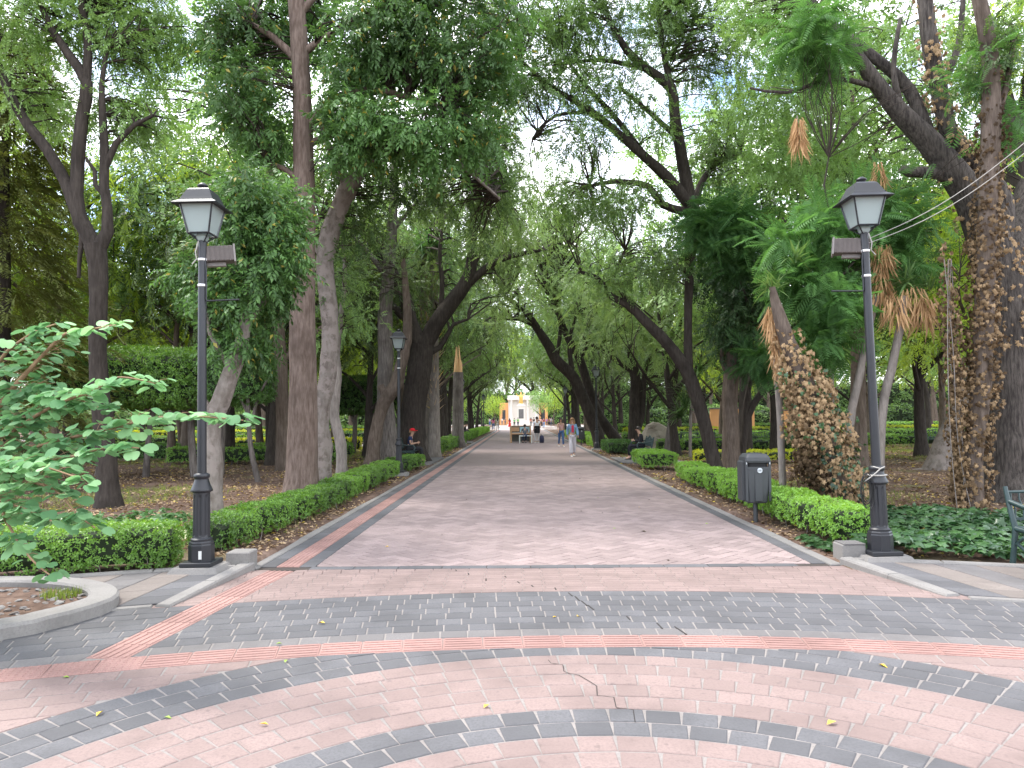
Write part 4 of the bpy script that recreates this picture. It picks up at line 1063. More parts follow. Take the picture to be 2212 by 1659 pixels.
for (x, y, k, s) in ((-6.2,57,'ash',1.75),(6.0,63,'ash',1.8),(-6.4,76,'lime',2.2),(6.4,82,'oak',2.1)):
    bg_tree(k, x, y, s, 'towering over the far avenue')
# tall lit trees behind the left foreground, and a dark conifer
for (x, y, k, s) in ((-18,27.5,'lime',1.3),(-21,24,'lime',1.35),(-14,31,'pepper',1.35),(-24,34,'lime',1.5),(-10,34,'pepper',1.3)):
    bg_tree(k, x, y, s, 'tall behind the forked tree')
for (x, y, k, s) in ((11.5,18.5,'lime',.8),(14.5,22,'oak',1.0),(16.5,28,'lime',1.1)):
    bg_tree(k, x, y, s, 'behind the ivy-clad trunks')
cb = Acc(); N = 2300
cx, cy = -13.2, 18.6
root = empty('cypress', (cx, cy, 0)); tag(root, 'dark conifer with yellowish branch tips at the far left', 'tree')
t_ = rng.random(N)**.8; z_ = 1.6+t_*10.5; rad = (1-t_*.85)*3.0*(.75+.25*np.sin(z_*7)); a_ = rng.uniform(0, 2*PI, N); q_ = rng.random(N)**.4
pos = np.stack([np.cos(a_)*rad*q_, np.sin(a_)*rad*q_, z_-.25*q_*rad*.3], 1); X = np.stack([np.cos(a_), np.sin(a_), np.full(N, -.15)], 1) + rng.normal(0, .25, (N,3))
cb.put(*stamp(*SPR['conifer'][0], pos, frames(X, 1, .3), .75*rng.uniform(.7, 1.3, N))); cb.build('crown', 'leaf_conifer', root)
mb = MB(); mb.tube([(0,0,-.1),(0,0,5),(0,0,10.5)], [.28,.2,.03], 10, True, .1); mb.build('trunk', 'bark_dark', root)

# ------------------------------------------------------------------ palms, yuccas, dry leaf skirts
def strap(n=5, w=.05, bend=.5):
    """one long strap leaf, 1 unit"""
    V = []; F = []
    for i in range(n+1):
        t = i/n; x = t*(1-.15*bend*t); z = -bend*t*t; ww = w*(.55+.45*math.sin(PI*min(1,t*1.1+.15)))*(1-t**3)
        V += [(x, ww/2, z+.012), (x, -ww/2, z+.012)]
    for i in range(n): F += [(2*i, 2*i+1, 2*i+3), (2*i, 2*i+3, 2*i+2)]
    return np.array(V), np.array(F), np.zeros(len(F), int)
STRAP = [strap(4, .07, .25), strap(5, .05, .8)]
def tuft(center, n, ln, el0, el1, tmpl, jitter=.15):
    a = rng.uniform(0, 2*PI, n); el = rng.uniform(el0, el1, n)
    X = np.stack([np.cos(a)*np.cos(el), np.sin(a)*np.cos(el), np.sin(el)], 1)
    pos = np.tile(np.array(center, float), (n,1)) + rng.normal(0, jitter*.3, (n,3)); return stamp(*tmpl, pos, frames(X, 1, .3), ln*rng.uniform(.6, 1.15, n))
def yucca(name, label, stem, Y, skirt, heads, group=None):
    """stem: px limb; heads: list of (x, y, Y, green n, len); skirt: list of (x, y, h px, w px, n, Y)"""
    base = limb_px(stem, Y, name != 'dry_frond'); off = Vector((base[0][0].x, base[0][0].y, 0 if name != 'dry_frond' else base[0][0].z)); root = empty(name, off); tag(root, label, 'palm', group)
    mb = MB(); pts = catmull(base, .25); mb.tube([p-off for p,_ in pts], [r for _,r in pts], 10, True, .12); mb.build('trunk', 'bark_pale', root)
    acc = Acc()
    for (x, y, Yh, n, ln) in heads: acc.put(*tuft(P(x, y, Yh)-off, n, ln, R(-25), R(80), STRAP[0]))
    if heads: acc.build('leaf_head', 'leaf_yucca', root)
    if skirt:
        acc = Acc()
        for (x, y, h, w, n, Ys) in skirt:
            k = n; c = np.array(P(x, y, Ys)-off); a = rng.uniform(0, 2*PI, k); rad = np.sqrt(rng.random(k))*w*.5*gz(Ys)
            pos = c + np.stack([np.cos(a)*rad*.8, np.sin(a)*rad*.6, rng.uniform(-.5, .5, k)*h*.7*gz(Ys)], 1)
            X = np.stack([np.cos(a)*.35, np.sin(a)*.35, np.full(k, -1.0)], 1) + rng.normal(0, .12, (k,3))
            acc.put(*stamp(*STRAP[0], pos, frames(X, .2, 1.0), h*.55*gz(Ys)*rng.uniform(.6, 1.2, k)))
        acc.build('dry_skirt', 'leaf_straw', root)['kind'] = 'stuff'
    return root
yucca('yucca', 'slim leaning yucca stem with big straw skirt right of the right lamp post', [(1893,965,20),(1905,900,19),(1925,800,18),(1943,715,17),(1955,640,14)], 12.9,
      [(1935,668,80,70,130,12.8),(1995,668,90,60,130,12.9),(1965,640,60,100,110,12.9)], [(1960,610,12.9,40,.6),(2000,620,12.9,30,.5)])
yucca('yucca', 'slim leaning yucca stem left of the right lamp post', [(1826,970,19),(1836,920,18),(1855,820,17),(1872,730,15),(1895,640,12)], 13.1,
      [(1905,560,90,44,110,13),(1903,620,80,50,110,13),(1898,372,70,30,90,13)], [(1895,560,13,30,.5)])
yucca('yucca', 'yucca with long straw skirt hanging behind the ivy-clad leaning trunk', [(1690,985,16),(1685,900,15),(1678,800,14),(1674,690,12)], 12.9,
      [(1668,690,80,34,120,12.6),(1676,745,70,26,90,12.6),(1655,700,50,18,40,12.7),(1684,790,60,20,50,12.6)], [(1668,620,12.6,40,.5),(1720,560,12.8,30,.5)])
yucca('yucca', 'thin yucca with a small straw skirt between lamp post and ivy trunk', [(1795,960,9),(1797,850,9),(1798,740,8)], 22, [(1798,730,60,38,60,22)], [(1798,690,22,30,.8)])
yucca('dry_frond', 'bundle of dry palm fronds caught high in the limbs left of the right lamp', [(1722,250,3),(1724,290,3),(1728,320,2)], 13.4, [(1725,285,90,28,110,13.4)], [])
yucca('spiky_yucca', 'spiky dark green yucca clump behind the leaning trunk', [(1490,955,7),(1492,900,7),(1495,850,6)], 30, [], [(1495,850,30,70,1.2),(1480,880,30,60,1.1),(1470,900,30,50,1.0),(1510,800,30,50,1.0)])
def palm(name, label, x, y, Y, w, h_boots):
    b = P(x, y, Y); off = Vector((b.x, b.y, 0)); root = empty(name, off); tag(root, label, 'palm'); r = w*.5*gz(Y)
    mb = MB(); mb.tube([(0,0,-.1),(0,0,.4),(0,0,2.2),(0,0,5),(0,0,9)], [r*1.5,r*1.15,r,r*.85,r*.75], 12, True, .06); mb.build('trunk', 'bark_pale', root)
    acc = Acc(); k = 240; a = rng.uniform(0, 2*PI, k); z = rng.uniform(h_boots, 8, k)
    pos = np.stack([np.cos(a)*r*.8, np.sin(a)*r*.8, z], 1); X = np.stack([np.cos(a)*.6, np.sin(a)*.6, np.full(k, .7)], 1)
    acc.put(*stamp(*STRAP[0], pos, frames(X, 0, .5), rng.uniform(.25, .5, k)*np.array([1]))); acc.V[0] = acc.V[0]
    acc.build('leaf_bases', 'leaf_litter', root)
    acc = Acc(); acc.put(*tuft((0,0,9), 60, 2.2, R(-30), R(70), STRAP[1])); acc.build('fronds', 'leaf_fern', root)
palm('palm', 'pale palm trunk with shaggy leaf bases right of the seated man in the red cap', 938, 970, 31, 24, 2.0)
palm('palm', 'second shaggy palm trunk half hidden by the massive dark trunk', 916, 970, 31.5, 22, 1.8)
# bare broken trunk
b = P(990, 950, 42); root = empty('broken_trunk', (b.x, b.y, 0)); tag(root, 'snapped-off trunk with splintered orange top left of the path', 'tree')
mb = MB(); mb.tube([(0,0,-.1),(0,0,.6),(0,0,2.5),(.02,0,4.3)], [.5,.36,.32,.28], 14, True, .12); mb.build('trunk', 'bark_grey', root)
mb = MB()
for i in range(7):
    a = i*.9; mb.tube([(math.cos(a)*.14, math.sin(a)*.14, 4.2), (math.cos(a)*.12+jit(.05), math.sin(a)*.12, 4.9+jit(.3)), (math.cos(a)*.1, math.sin(a)*.1, 5.5+jit(.5))], [.13,.09,.01], 5)
mb.build('splintered_top', 'dead_wood', root)

# ------------------------------------------------------------------ ivy
def ivy_leaf(curl=.1):
    pts = [(0,0),( .12,.30),(-.05,.48),(.30,.34),(.62,.44),(.60,.20),(1,0),(.60,-.20),(.62,-.44),(.30,-.34),(-.05,-.48),(.12,-.30)]
    V = [(x, y, -curl*abs(y)*2-curl*x*x) for x, y in pts] + [(.35, 0, .06)]
    F = [(i, (i+1) % 12, 12) for i in range(12)]
    return np.array(V), np.array(F)[:, ::-1].copy(), np.zeros(12, int)
IVY = ivy_leaf(.12); IVYD = ivy_leaf(.45)
def ivy_on(root, pts, off, n, rs, size, mat, name, hang=.7, Z=(-1, 99)):
    """leaves standing off a limb; pts [(Vector, r)]"""
    pts = [q for q in pts if Z[0] < q[0].z < Z[1]]; m = len(pts); A = np.array([tuple(p-off) for p,_ in pts]); Rr = np.array([r for _,r in pts])
    wz = np.clip((A[:-1,2].max()-A[:-1,2])/(.35*(A[:,2].max()-A[:,2].min())), .12, 1); i = rng.choice(m-1, n, p=wz/wz.sum()); f = rng.random(n)[:, None]; c = A[i]*(1-f)+A[i+1]*f; a = rng.uniform(0, 2*PI, n)
    d = np.stack([np.cos(a), np.sin(a), np.zeros(n)], 1); lump = np.array([1+.45*mnoise.noise(Vector(q)*1.6)+.5*mnoise.noise(Vector((q[0]+dd[0]*.5, q[1]+dd[1]*.5, q[2]))*4) for q, dd in zip(c, d)])
    p = c + d*((Rr[i] + rs*rng.random(n)**.7)*lump)[:, None]
    X = d*(1-hang) + np.array([0,0,-1])*hang + rng.normal(0, .35, (n,3)); X = unit(X)
    Zd = unit(d + rng.normal(0, .4, (n,3))); Yv = unit(np.cross(Zd, X)); Zd = np.cross(X, Yv)
    T, F, L = IVYD if 'dead' in mat else IVY
    acc = Acc(); acc.put(*stamp(T, F, L, p, np.stack([X, Yv, Zd], 1), size*rng.uniform(.6, 1.25, n)))
    o = acc.build(name, mat, root); o['kind'] = 'stuff'; return o
lb = [(1824,1112,56),(1795,1000,52),(1757,890,46),(1727,800,40),(1702,740,34),(1684,685,26),(1674,650,20),(1668,620,12)]
iv = tree('ivy_trunk', 'leaning trunk thickly clad in dry brown ivy leaves left of the right lamp', [lb, [(1782,1095,20),(1770,1000,18),(1752,900,16),(1738,840,12)]], 'bark_brown', Y=12.4, wob=.12)
off = iv.location.copy(); pts = catmull(limb_px(lb, 12.4, True), .2)
ivy_on(iv, [(p, r+.03*max(0, 1-p.z/3.0)) for p, r in pts], off, 2300, .20, .085, 'leaf_dead', 'dry_ivy', .66, (.1, 3.25)); ivy_on(iv, pts, off, 700, .26, .08, 'leaf_ivy', 'green_ivy', .6, (.1, 3.0))
pts2 = catmull(limb_px([(1775,1100,12),(1740,990,12),(1725,900,10),(1712,820,8)], 12.2, True), .2); ivy_on(iv, pts2, off, 900, .20, .08, 'leaf_dead', 'hanging_ivy', .7)
lb = [(2105,1118,40),(2100,1000,40),(2118,850,40),(2125,700,38),(2130,560,38),(2136,400,38),(2141,250,38),(2138,120,34),(2120,20,30),(2098,-70,26)]
iv2 = tree('ivy_trunk', 'slim upright trunk clad in dry orange-brown ivy right of the right lamp', [lb, [(2136,300,16),(2170,200,13),(2190,90,9)]], 'bark_brown', [(2120,120,60,70,12.4,1,14),(2190,60,60,80,12.6,1,16)], 'small', 'leaf_mid', Y=12.3, wob=.08, size=.28, rc=.35)
off = iv2.location.copy(); pts = catmull(limb_px(lb, 12.3, True), .2)
ivy_on(iv2, [(p, r+.05*max(0, 1-p.z/4)) for p, r in pts], off, 2000, .11, .08, 'leaf_dead', 'dry_ivy', .72, (.0, 7.6))
pts2 = catmull(limb_px([(2075,1120,10),(2070,950,10),(2062,800,10),(2050,650,8),(2040,520,6)], 12.2), .2)
ivy_on(iv2, pts2, off, 1100, .12, .075, 'leaf_dead', 'hanging_ivy', .8)
vm = MB(); 
for s_ in range(5):
    q = [(2075+jit(20)+s_*5, 1150, 2), (2068+jit(14), 960, 2), (2060+jit(14), 760, 2), (2050+jit(12), 560, 1.5)]
    pq = catmull(limb_px(q, 12.15+jit(.1)), .3); vm.tube([p-off for p,_ in pq], [.008]*len(pq), 4, False)
vm.build('vine_stems', 'bark_pale', iv2)
off = BIG.location.copy()
for lbq in ([(2165,440,46,.3),(2110,360,42,.2),(2055,300,36,.1),(2030,200,35),(2010,100,34),(1995,-20,30)], [(2178,750,92),(2170,640,90),(2140,545,80),(2108,445,70),(2068,385,62)]):
    pts = catmull(limb_px(lbq, 14), .25); ivy_on(BIG, pts, off, 420, .10, .10, 'leaf_dead', 'dry_ivy', .7)

# ivy ground cover right of the lamp, variegated cover left
def cover(name, label, poly, n, size, mat, h=.22, cat='ground cover', tmpl=None):
    xs_ = [p[0] for p in poly]; ys_ = [p[1] for p in poly]; out = []
    while len(out) < n:
        x, y = random.uniform(min(xs_), max(xs_)), random.uniform(min(ys_), max(ys_)); ins = False
        for i in range(len(poly)):
            a, b_ = poly[i], poly[i-1]
            if (a[1] > y) != (b_[1] > y) and x < (b_[0]-a[0])*(y-a[1])/(b_[1]-a[1])+a[0]: ins = not ins
        if ins: out.append((x, y, h*(.45+.4*mnoise.noise(Vector((x*1.5, y*1.5, 0)))+.25*random.random())))
    p = np.array(out); X = rng.normal(0, 1, (n,3)); X[:, 2] = rng.normal(-.25, .25, n)
    acc = Acc(); acc.put(*stamp(*(tmpl or IVY), p, frames(X, 1, .5), size*rng.uniform(.6, 1.3, n)))
    o = acc.build(name, mat); tag(o, label, cat, kind='stuff'); return o
cover('ivy', 'dark green ivy covering the ground around the right lamp post', [(3.72,8.55),(4.3,8.62),(4.75,8.50),(7.4,8.0),(7.8,11.3),(5.9,12.2),(4.9,11.9),(4.6,10.2),(4.2,9.2)], 3600, .135, 'leaf_ivy', .30)
cover('ivy_edge', 'pale ivy sprigs at the path edge before the right hedge', [(3.62,9.3),(3.75,8.8),(4.3,8.75),(4.1,9.6),(3.8,10.2)], 170, .12, 'leaf_ivy', .15)
cover('variegated_cover', 'cream-edged ground cover behind the left front hedge', [(-4.6,9.5),(-4.2,10.1),(-4.45,10.6),(-5.3,10.2),(-6.5,9.6),(-6.2,9.0)], 900, .07, 'leaf_variegated', .28)
cover('leafy_cover', 'green leafy ground cover behind the left front hedge', [(-5.0,10.3),(-5.0,11.4),(-6.6,11.6),(-8.2,10.6),(-6.8,9.7)], 900, .11, 'leaf_ivy', .42)

# leaf litter and grass on the soil
def strew(name, label, n, x0, x1, y0, y1, size, mat, tmpl, dens, up=.0, cat='litter', zo=.012):
    x = rng.uniform(x0, x1, n*2); u = rng.random(n*2); y = y0*(y1/y0)**u
    k = np.array([dens(a, b) for a, b in zip(x, y)]) > rng.random(len(x)); x, y = x[k][:n], y[k][:n]; n = len(x)
    ok = ~(((x > PX0-.02) & (x < PX1+.02)) | (((x-C2[0])**2 + (y-C2[1])**2) < 15.7**2)); x, y = x[ok], y[ok]; n = len(x)
    z = ground_z(x, y) + zo; X = rng.normal(0, 1, (n,3)); X[:, 2] *= .12; X[:, 2] += up
    acc = Acc(); acc.put(*stamp(*tmpl, np.stack([x, y, z], 1), frames(X, 1, .5), size*(1+np.clip(y-12, 0, 30)*.02)*rng.uniform(.6, 1.3, n)))
    o = acc.build(name, mat); tag(o, label, cat, kind='stuff'); return o
LEAF1 = (np.array(one_leaf(np.zeros(3), np.array([1.,0,0]), 1, 1, .55, .25)), np.array([(0,1,2),(0,2,3)]), np.array([0,0]))
def bladeT():
    V = []; F = []
    for i in range(5):
        a = i*1.3; d = np.array([math.cos(a)*.35, math.sin(a)*.35, 1.0]); s_ = np.array([-math.sin(a), math.cos(a), 0])*.05; b0 = np.array([math.cos(a)*.25, math.sin(a)*.25, -.1])
        k = len(V); V += [b0-s_, b0+s_, b0+d]; F.append((k,k+1,k+2))
    return np.array(V), np.array(F), np.arange(5)
BL = bladeT()
wl_ = lambda s, o: (lambda a, b: .25+.75*max(0, min(1, .5+1.6*mnoise.noise(Vector((a*s+o, b*s*.7, o))))))
gl_ = lambda s, o: (lambda a, b: max(0, min(1, .05+2.6*mnoise.noise(Vector((a*s+o, b*s*.8, o))))))
strew('leaf_litter', 'dry brown fallen leaves over the left beds', 30000, -20, -3.1, 8.6, 42, .08, 'leaf_litter', LEAF1, wl_(.3, 1))
strew('leaf_litter', 'dry brown fallen leaves over the right beds', 30000, 3.6, 20, 8.6, 42, .08, 'leaf_litter', LEAF1, wl_(.3, 9))
def blade_frames(): pass
def grass(name, label, n, x0, x1, y0, y1, o_):
    x = rng.uniform(x0, x1, n*3); y = y0*(y1/y0)**rng.random(n*3); k = np.array([gl_(.22, o_)(a, b) for a, b in zip(x, y)]) > rng.random(len(x)); x, y = x[k][:n], y[k][:n]
    ok = ~(((x > PX0-.3) & (x < PX1+.3)) | (((x-C2[0])**2 + (y-C2[1])**2) < 15.85**2)); x, y = x[ok], y[ok]; n = len(x)
    a = rng.uniform(0, 2*PI, n); c, s_ = np.cos(a), np.sin(a); z0 = np.zeros(n); fr = np.stack([np.stack([c, s_, z0], 1), np.stack([-s_, c, z0], 1), np.stack([z0, z0, z0+1], 1)], 1)
    acc = Acc(); acc.put(*stamp(*BL, np.stack([x, y, ground_z(x, y)], 1), fr, (.05+.0018*y)*rng.uniform(.6, 1.4, n))); o = acc.build(name, 'grass_blade'); tag(o, label, 'grass', kind='stuff')
grass('grass', 'thin patchy grass on the left beds', 9000, -22, -3.4, 9, 40, 3.3)
grass('grass', 'thin patchy grass on the right lawn', 12000, 4.2, 26, 10.5, 42, 7.7)
# fallen leaves on the paving, one by one
FL = {}
for nm, c in (('yellow', 'fallen_yellow'), ('green', 'fallen_green'), ('dark', 'fallen_dark')):
    solid(c, {'yellow': (.75,.48,.06), 'green': (.22,.32,.05), 'dark': (.07,.05,.03)}[nm], .6)
    V, F = np.array(one_leaf(np.zeros(3), np.array([1.,0,0]), 1, 1, .5, .25)), np.array([(0,1,2),(0,2,3)]); FL[nm] = trimesh('leaf_'+nm, V, F, c)
for (x, y, s, c) in ((688,1345,.07,'yellow'),(1246,1331,.06,'yellow'),(1202,1331,.05,'yellow'),(208,1547,.07,'yellow'),(354,1549,.05,'green'),(1045,1529,.06,'yellow'),(1637,1384,.05,'yellow'),(1786,1565,.07,'yellow'),(1897,1434,.07,'yellow'),(610,1390,.05,'green'),(620,1425,.05,'green'),(135,1463,.05,'green'),(580,1565,.05,'yellow'),
    (1120,1074,.05,'dark'),(1180,1062,.05,'dark'),(1255,1105,.07,'dark'),(1300,1108,.07,'dark'),(1385,1147,.09,'dark'),(1330,1140,.08,'green'),(1090,1103,.06,'dark'),(1010,1078,.06,'dark'),(1230,1080,.06,'dark'),(955,1155,.05,'dark'),(1290,1075,.06,'green'),(1400,1080,.06,'dark'),(1530,1130,.07,'green'),(1060,1040,.07,'dark'),(1250,1035,.07,'dark'),(1380,1095,.05,'yellow'),(840,1180,.05,'yellow'),(1440,1210,.06,'dark')):
    g = G(x, y, .008); o = link('fallen_leaf', FL[c], None, g, (jit(.3), jit(.3), random.uniform(0, 6.3))); o.scale = (s,)*3
    tag(o, f'{dict(yellow="yellow", green="greenish", dark="dark withered")[c]} fallen leaf lying on the paving', 'leaf', f'{c} fallen leaves on the paving')
# ------------------------------------------------------------------ street lamps
DZ = .05
def lamp_post(label, x, y, near, speaker=0, lean=0.0, cable=False, sticker=False, group='lamp posts along the path'):
    root = empty('street_lamp', (x, y, 0)); root.rotation_euler = (0, lean, 0); tag(root, label, 'street lamp', group)
    mb = MB(); mb.loft([[(sx*.30,sy*.27,0) for sx,sy in ((-1,-1),(1,-1),(1,1),(-1,1))], [(sx*.24,sy*.21,.10) for sx,sy in ((-1,-1),(1,-1),(1,1),(-1,1))]], smooth=False); mb.build('concrete_pad', 'kerb_concrete', root)
    z = .10
    mb = MB(); mb.box(-.17,.17,-.17,.17,z,z+.05,.008); mb.build('base_plate', 'iron_black', root)
    mb = MB(); mb.lathe([(.135,z+.05),(.135,z+.22),(.128,z+.235),(.128,z+.25),(.118,z+.265)], 8, smooth=False, rot=PI/8); pt = mb.build('plinth', 'iron_black', root)
    if sticker:
        m2 = MB(); m2.box(.02,.055,-.1275,-.1262,z+.08,z+.17); m2.build('sticker', 'sticker', pt)
    # fluted shaft
    mb = MB(); rings = []; n = 48 if near else 24
    for (r, zz, d) in ((.110,z+.265,0),(.112,z+.285,0),(.094,z+.30,0),(.091,z+.315,0),(.0905,z+.33,.010),(.0875,z+.74,.010),(.0875,z+.77,0),(.088,z+.79,0)):
        rings.append([((r-d*max(0, math.sin(a*8))**.6 if True else r)*math.cos(a), (r-d*max(0, math.sin(a*8))**.6)*math.sin(a), zz) for a in (2*PI*i/n for i in range(n))])
    mb.loft(rings, smooth=False); mb.build('fluted_shaft', 'iron_black', root)
    mb = MB(); mb.lathe([(.088,z+.79),(.112,z+.80),(.118,z+.815),(.110,z+.83),(.104,z+.845),(.085,z+.89),(.074,z+.93),(.072,z+.945),(.084,z+.95),(.086,z+.975),(.080,z+.99),(.060,z+1.0)], 20); mb.build('collar', 'iron_black', root)
    mb = MB(); mb.lathe([(.050,z+.99),(.047,z+2.2),(.044,3.62+DZ),(.036,3.64+DZ)], 16); mb.build('pole', 'iron_black', root)
    # lantern
    z1, z2 = 3.70+DZ, 4.02+DZ; b0, b1 = .115, .178
    fr = MB()
    for sx, sy in ((-1,-1),(1,-1),(1,1),(-1,1)):
        fr.tube([(sx*b0,sy*b0,z1),(sx*b1,sy*b1,z2)], [.011,.011], 4, smooth=False)
        fr.tube([(sx*b0*.9,sy*b0*.9,z1),(sx*.03,sy*.03,3.62+DZ)], [.008,.008], 5)
    for (bb, zz) in ((b0, z1), (b1, z2)):
        for k in range(4):
            p = [(-bb,-bb),(bb,-bb),(bb,bb),(-bb,bb)]; a_, c_ = p[k], p[(k+1)%4]; fr.tube([(*a_,zz),(*c_,zz)], [.012,.012], 4, smooth=False)
    lo = fr.build('lantern_frame', 'iron_black', root)
    for k in range(4):
        rz = k*PI/2; mb = MB(); e = .008
        mb.loft([[(-b0+e,-b0+e,z1+e),(b0-e,-b0+e,z1+e),(b1-e,-b1+e,z2-e),(-b1+e,-b1+e,z2-e)], [(-b0+e,-b0+e+.004,z1+e),(b0-e,-b0+e+.004,z1+e),(b1-e,-b1+e+.004,z2-e),(-b1+e,-b1+e+.004,z2-e)]], smooth=False)
        o = mb.build('pane', 'lamp_glass', lo, rot=(0,0,rz))
    mb = MB(); mb.lathe([(.05,3.63+DZ),(.07,3.66+DZ),(.075,3.695+DZ)], 4, rot=PI/4, smooth=False); mb.build('lower_glass', 'lamp_glass', lo)
    def sq(w, zz): return [(-w,-w,zz),(w,-w,zz),(w,w,zz),(-w,w,zz)]
    mb = MB(); mb.loft([sq(.185,z2), sq(.245,z2-.018), sq(.248,z2-.008), sq(.185,z2+.035), sq(.168,z2+.07), sq(.125,z2+.165), sq(.10,z2+.185), sq(.06,z2+.195)], smooth=False); rf = mb.build('lantern_roof', 'iron_black', root)
    mb = MB(); mb.lathe([(.045,z2+.19),(.045,z2+.225),(.060,z2+.23),(.055,z2+.245),(.02,z2+.27),(.0,z2+.275)], 12); mb.build('finial', 'iron_black', rf)
    if near:
        for zz in (3.42+DZ, 3.13+DZ):
            mb = MB(); mb.lathe([(.0475,zz-.014),(.050,zz-.012),(.050,zz+.012),(.0475,zz+.014)], 16); mb.build('steel_band', 'steel_band', root)
    if speaker:
        s = speaker
        mb = MB(); mb.tube([(s*.035,-.02,3.44+DZ),(s*.05,-.02,3.3+DZ),(s*.05,-.02,2.97+DZ),(s*.06,-.02,2.955+DZ),(s*.42,-.02,2.965+DZ)], .010, 6); mb.build('bracket_arm', 'iron_black', root)
        M = Matrix.Translation((s*.10, .12, 3.50+DZ)) @ Matrix.Rotation(-s*.10, 4, 'Y') @ Matrix.Rotation(s*.35, 4, 'Z')
        mb = MB(); mb.box(-.19,.19,-.09,.09,-.085,.085,.008, M); bx = mb.build('loudspeaker', 'speaker_brown', root)
        mb = MB()
        for i in range(7):
            xx = -.15+.05*i; mb.box(xx-.004,xx+.004,-.097,.097,-.088,.088,.0,M)
        g_ = mb.build('rib', 'speaker_brown', bx); g_['kind'] = 'stuff'
        mb = MB(); xe = s*.19
        for (y0_,y1_,z0_,z1_) in ((-.10,.10,-.10,-.078),(-.10,.10,.078,.10),(-.10,-.082,-.078,.078),(.082,.10,-.078,.078)): mb.box(min(xe,xe+s*.02),max(xe,xe+s*.02),y0_,y1_,z0_,z1_,0,M)
        mb.build('rim', 'speaker_edge', bx)
        mb = MB(); mb.box(-.10,.10,-.02,.05,-.13,-.09,0,M); mb.build('mount', 'speaker_edge', bx)
        mb = MB(); mb.tube([(-.02*s,-.06,3.62+DZ),(-.05*s,-.07,3.50+DZ),(-.04*s,-.06,3.42+DZ),(-.09*s,-.06,3.36+DZ)], .007, 5); mb.build('lead', 'cable', root)
    if cable:
        mb = MB()
        for i in range(7):
            r_ = .085+.012*i; c = (-.15, -.06+jit(.02), .82)
            mb.tube([(c[0]+.5*r_*math.sin(t), c[1], c[2]+r_*1.3*math.cos(t)) for t in np.linspace(0, 2*PI, 18)], .005, 4)
        mb.build('coiled_wire', 'black_cable', root)
        mb = MB(); mb.tube([(-.16,-.05,.93),(-.08,-.09,1.0),(.0,-.095,1.07),(.06,-.07,1.09),(0,.07,1.08),(-.06,-.06,1.09),(.0,-.1,1.07)], .007, 5)
        mb.lathe([(.105,.985),(.112,.992),(.105,1.0)], 14); mb.build('rope_tie', 'cable', root)
    return root
L1 = (-3.49, 8.12); R1 = (4.10, 8.48)
lamp_post('black lamp post with square lantern and loudspeaker, nearest on the left', *L1, True, 1, R(-.4), sticker=True)
DZ = .15
lamp_post('black lamp post with square lantern and coiled wire, nearest on the right', *R1, True, -1, R(-1.2), cable=True)
DZ = .05
for (x, y, lb) in ((-3.55,21.8,'second black lamp post on the left, beside the seated man in the red cap'),(-3.7,48,'third lamp post on the left, by the broken trunk'),(-3.9,82,'farthest lamp post on the left side of the path'),
                   (3.95,37.5,'second lamp post on the right, behind the slanting trunks'),(4.0,63,'farthest lamp post on the right side of the path'),(16.2,41,'distant lamp post on the right lawn behind the upright trunk')):
    lamp_post(lb, x, y, y < 25)
# concrete blocks beside the two near lamps
for (x, y, lb) in ((-3.16,8.42,'pale concrete block at the foot of the left lamp post'),(3.80,8.62,'pale concrete block with steel lid at the foot of the right lamp post')):
    root = empty('junction_block', (x, y, 0)); tag(root, lb, 'concrete block')
    mb = MB(); mb.box(-.13,.13,-.13,.13,0,.20,.012); mb.build('block', 'kerb_concrete', root)
    if x > 0: mb = MB(); mb.box(-.115,.135,-.135,.12,.201,.212,.003); mb.build('lid', 'grey_stone', root)
# overhead cables from the right lamp
a = Vector((R1[0]-.07, R1[1], 3.65)); q = P(2230, 318, 7.4); q2 = P(2230, 295, 7.6)
for (st, e, lb) in ((a, q, 'lower of two grey cables strung from the right lamp'), (a+Vector((0,0,.05)), q2, 'upper of two grey cables strung from the right lamp')):
    mb = MB(); pts = [st.lerp(e, t)-Vector((0,0,.12*math.sin(PI*t))) for t in np.linspace(0, 1, 14)]; mb.tube(pts, .0045, 5); o = mb.build('overhead_cable', 'cable'); tag(o, lb, 'cable', 'cables at the right lamp')

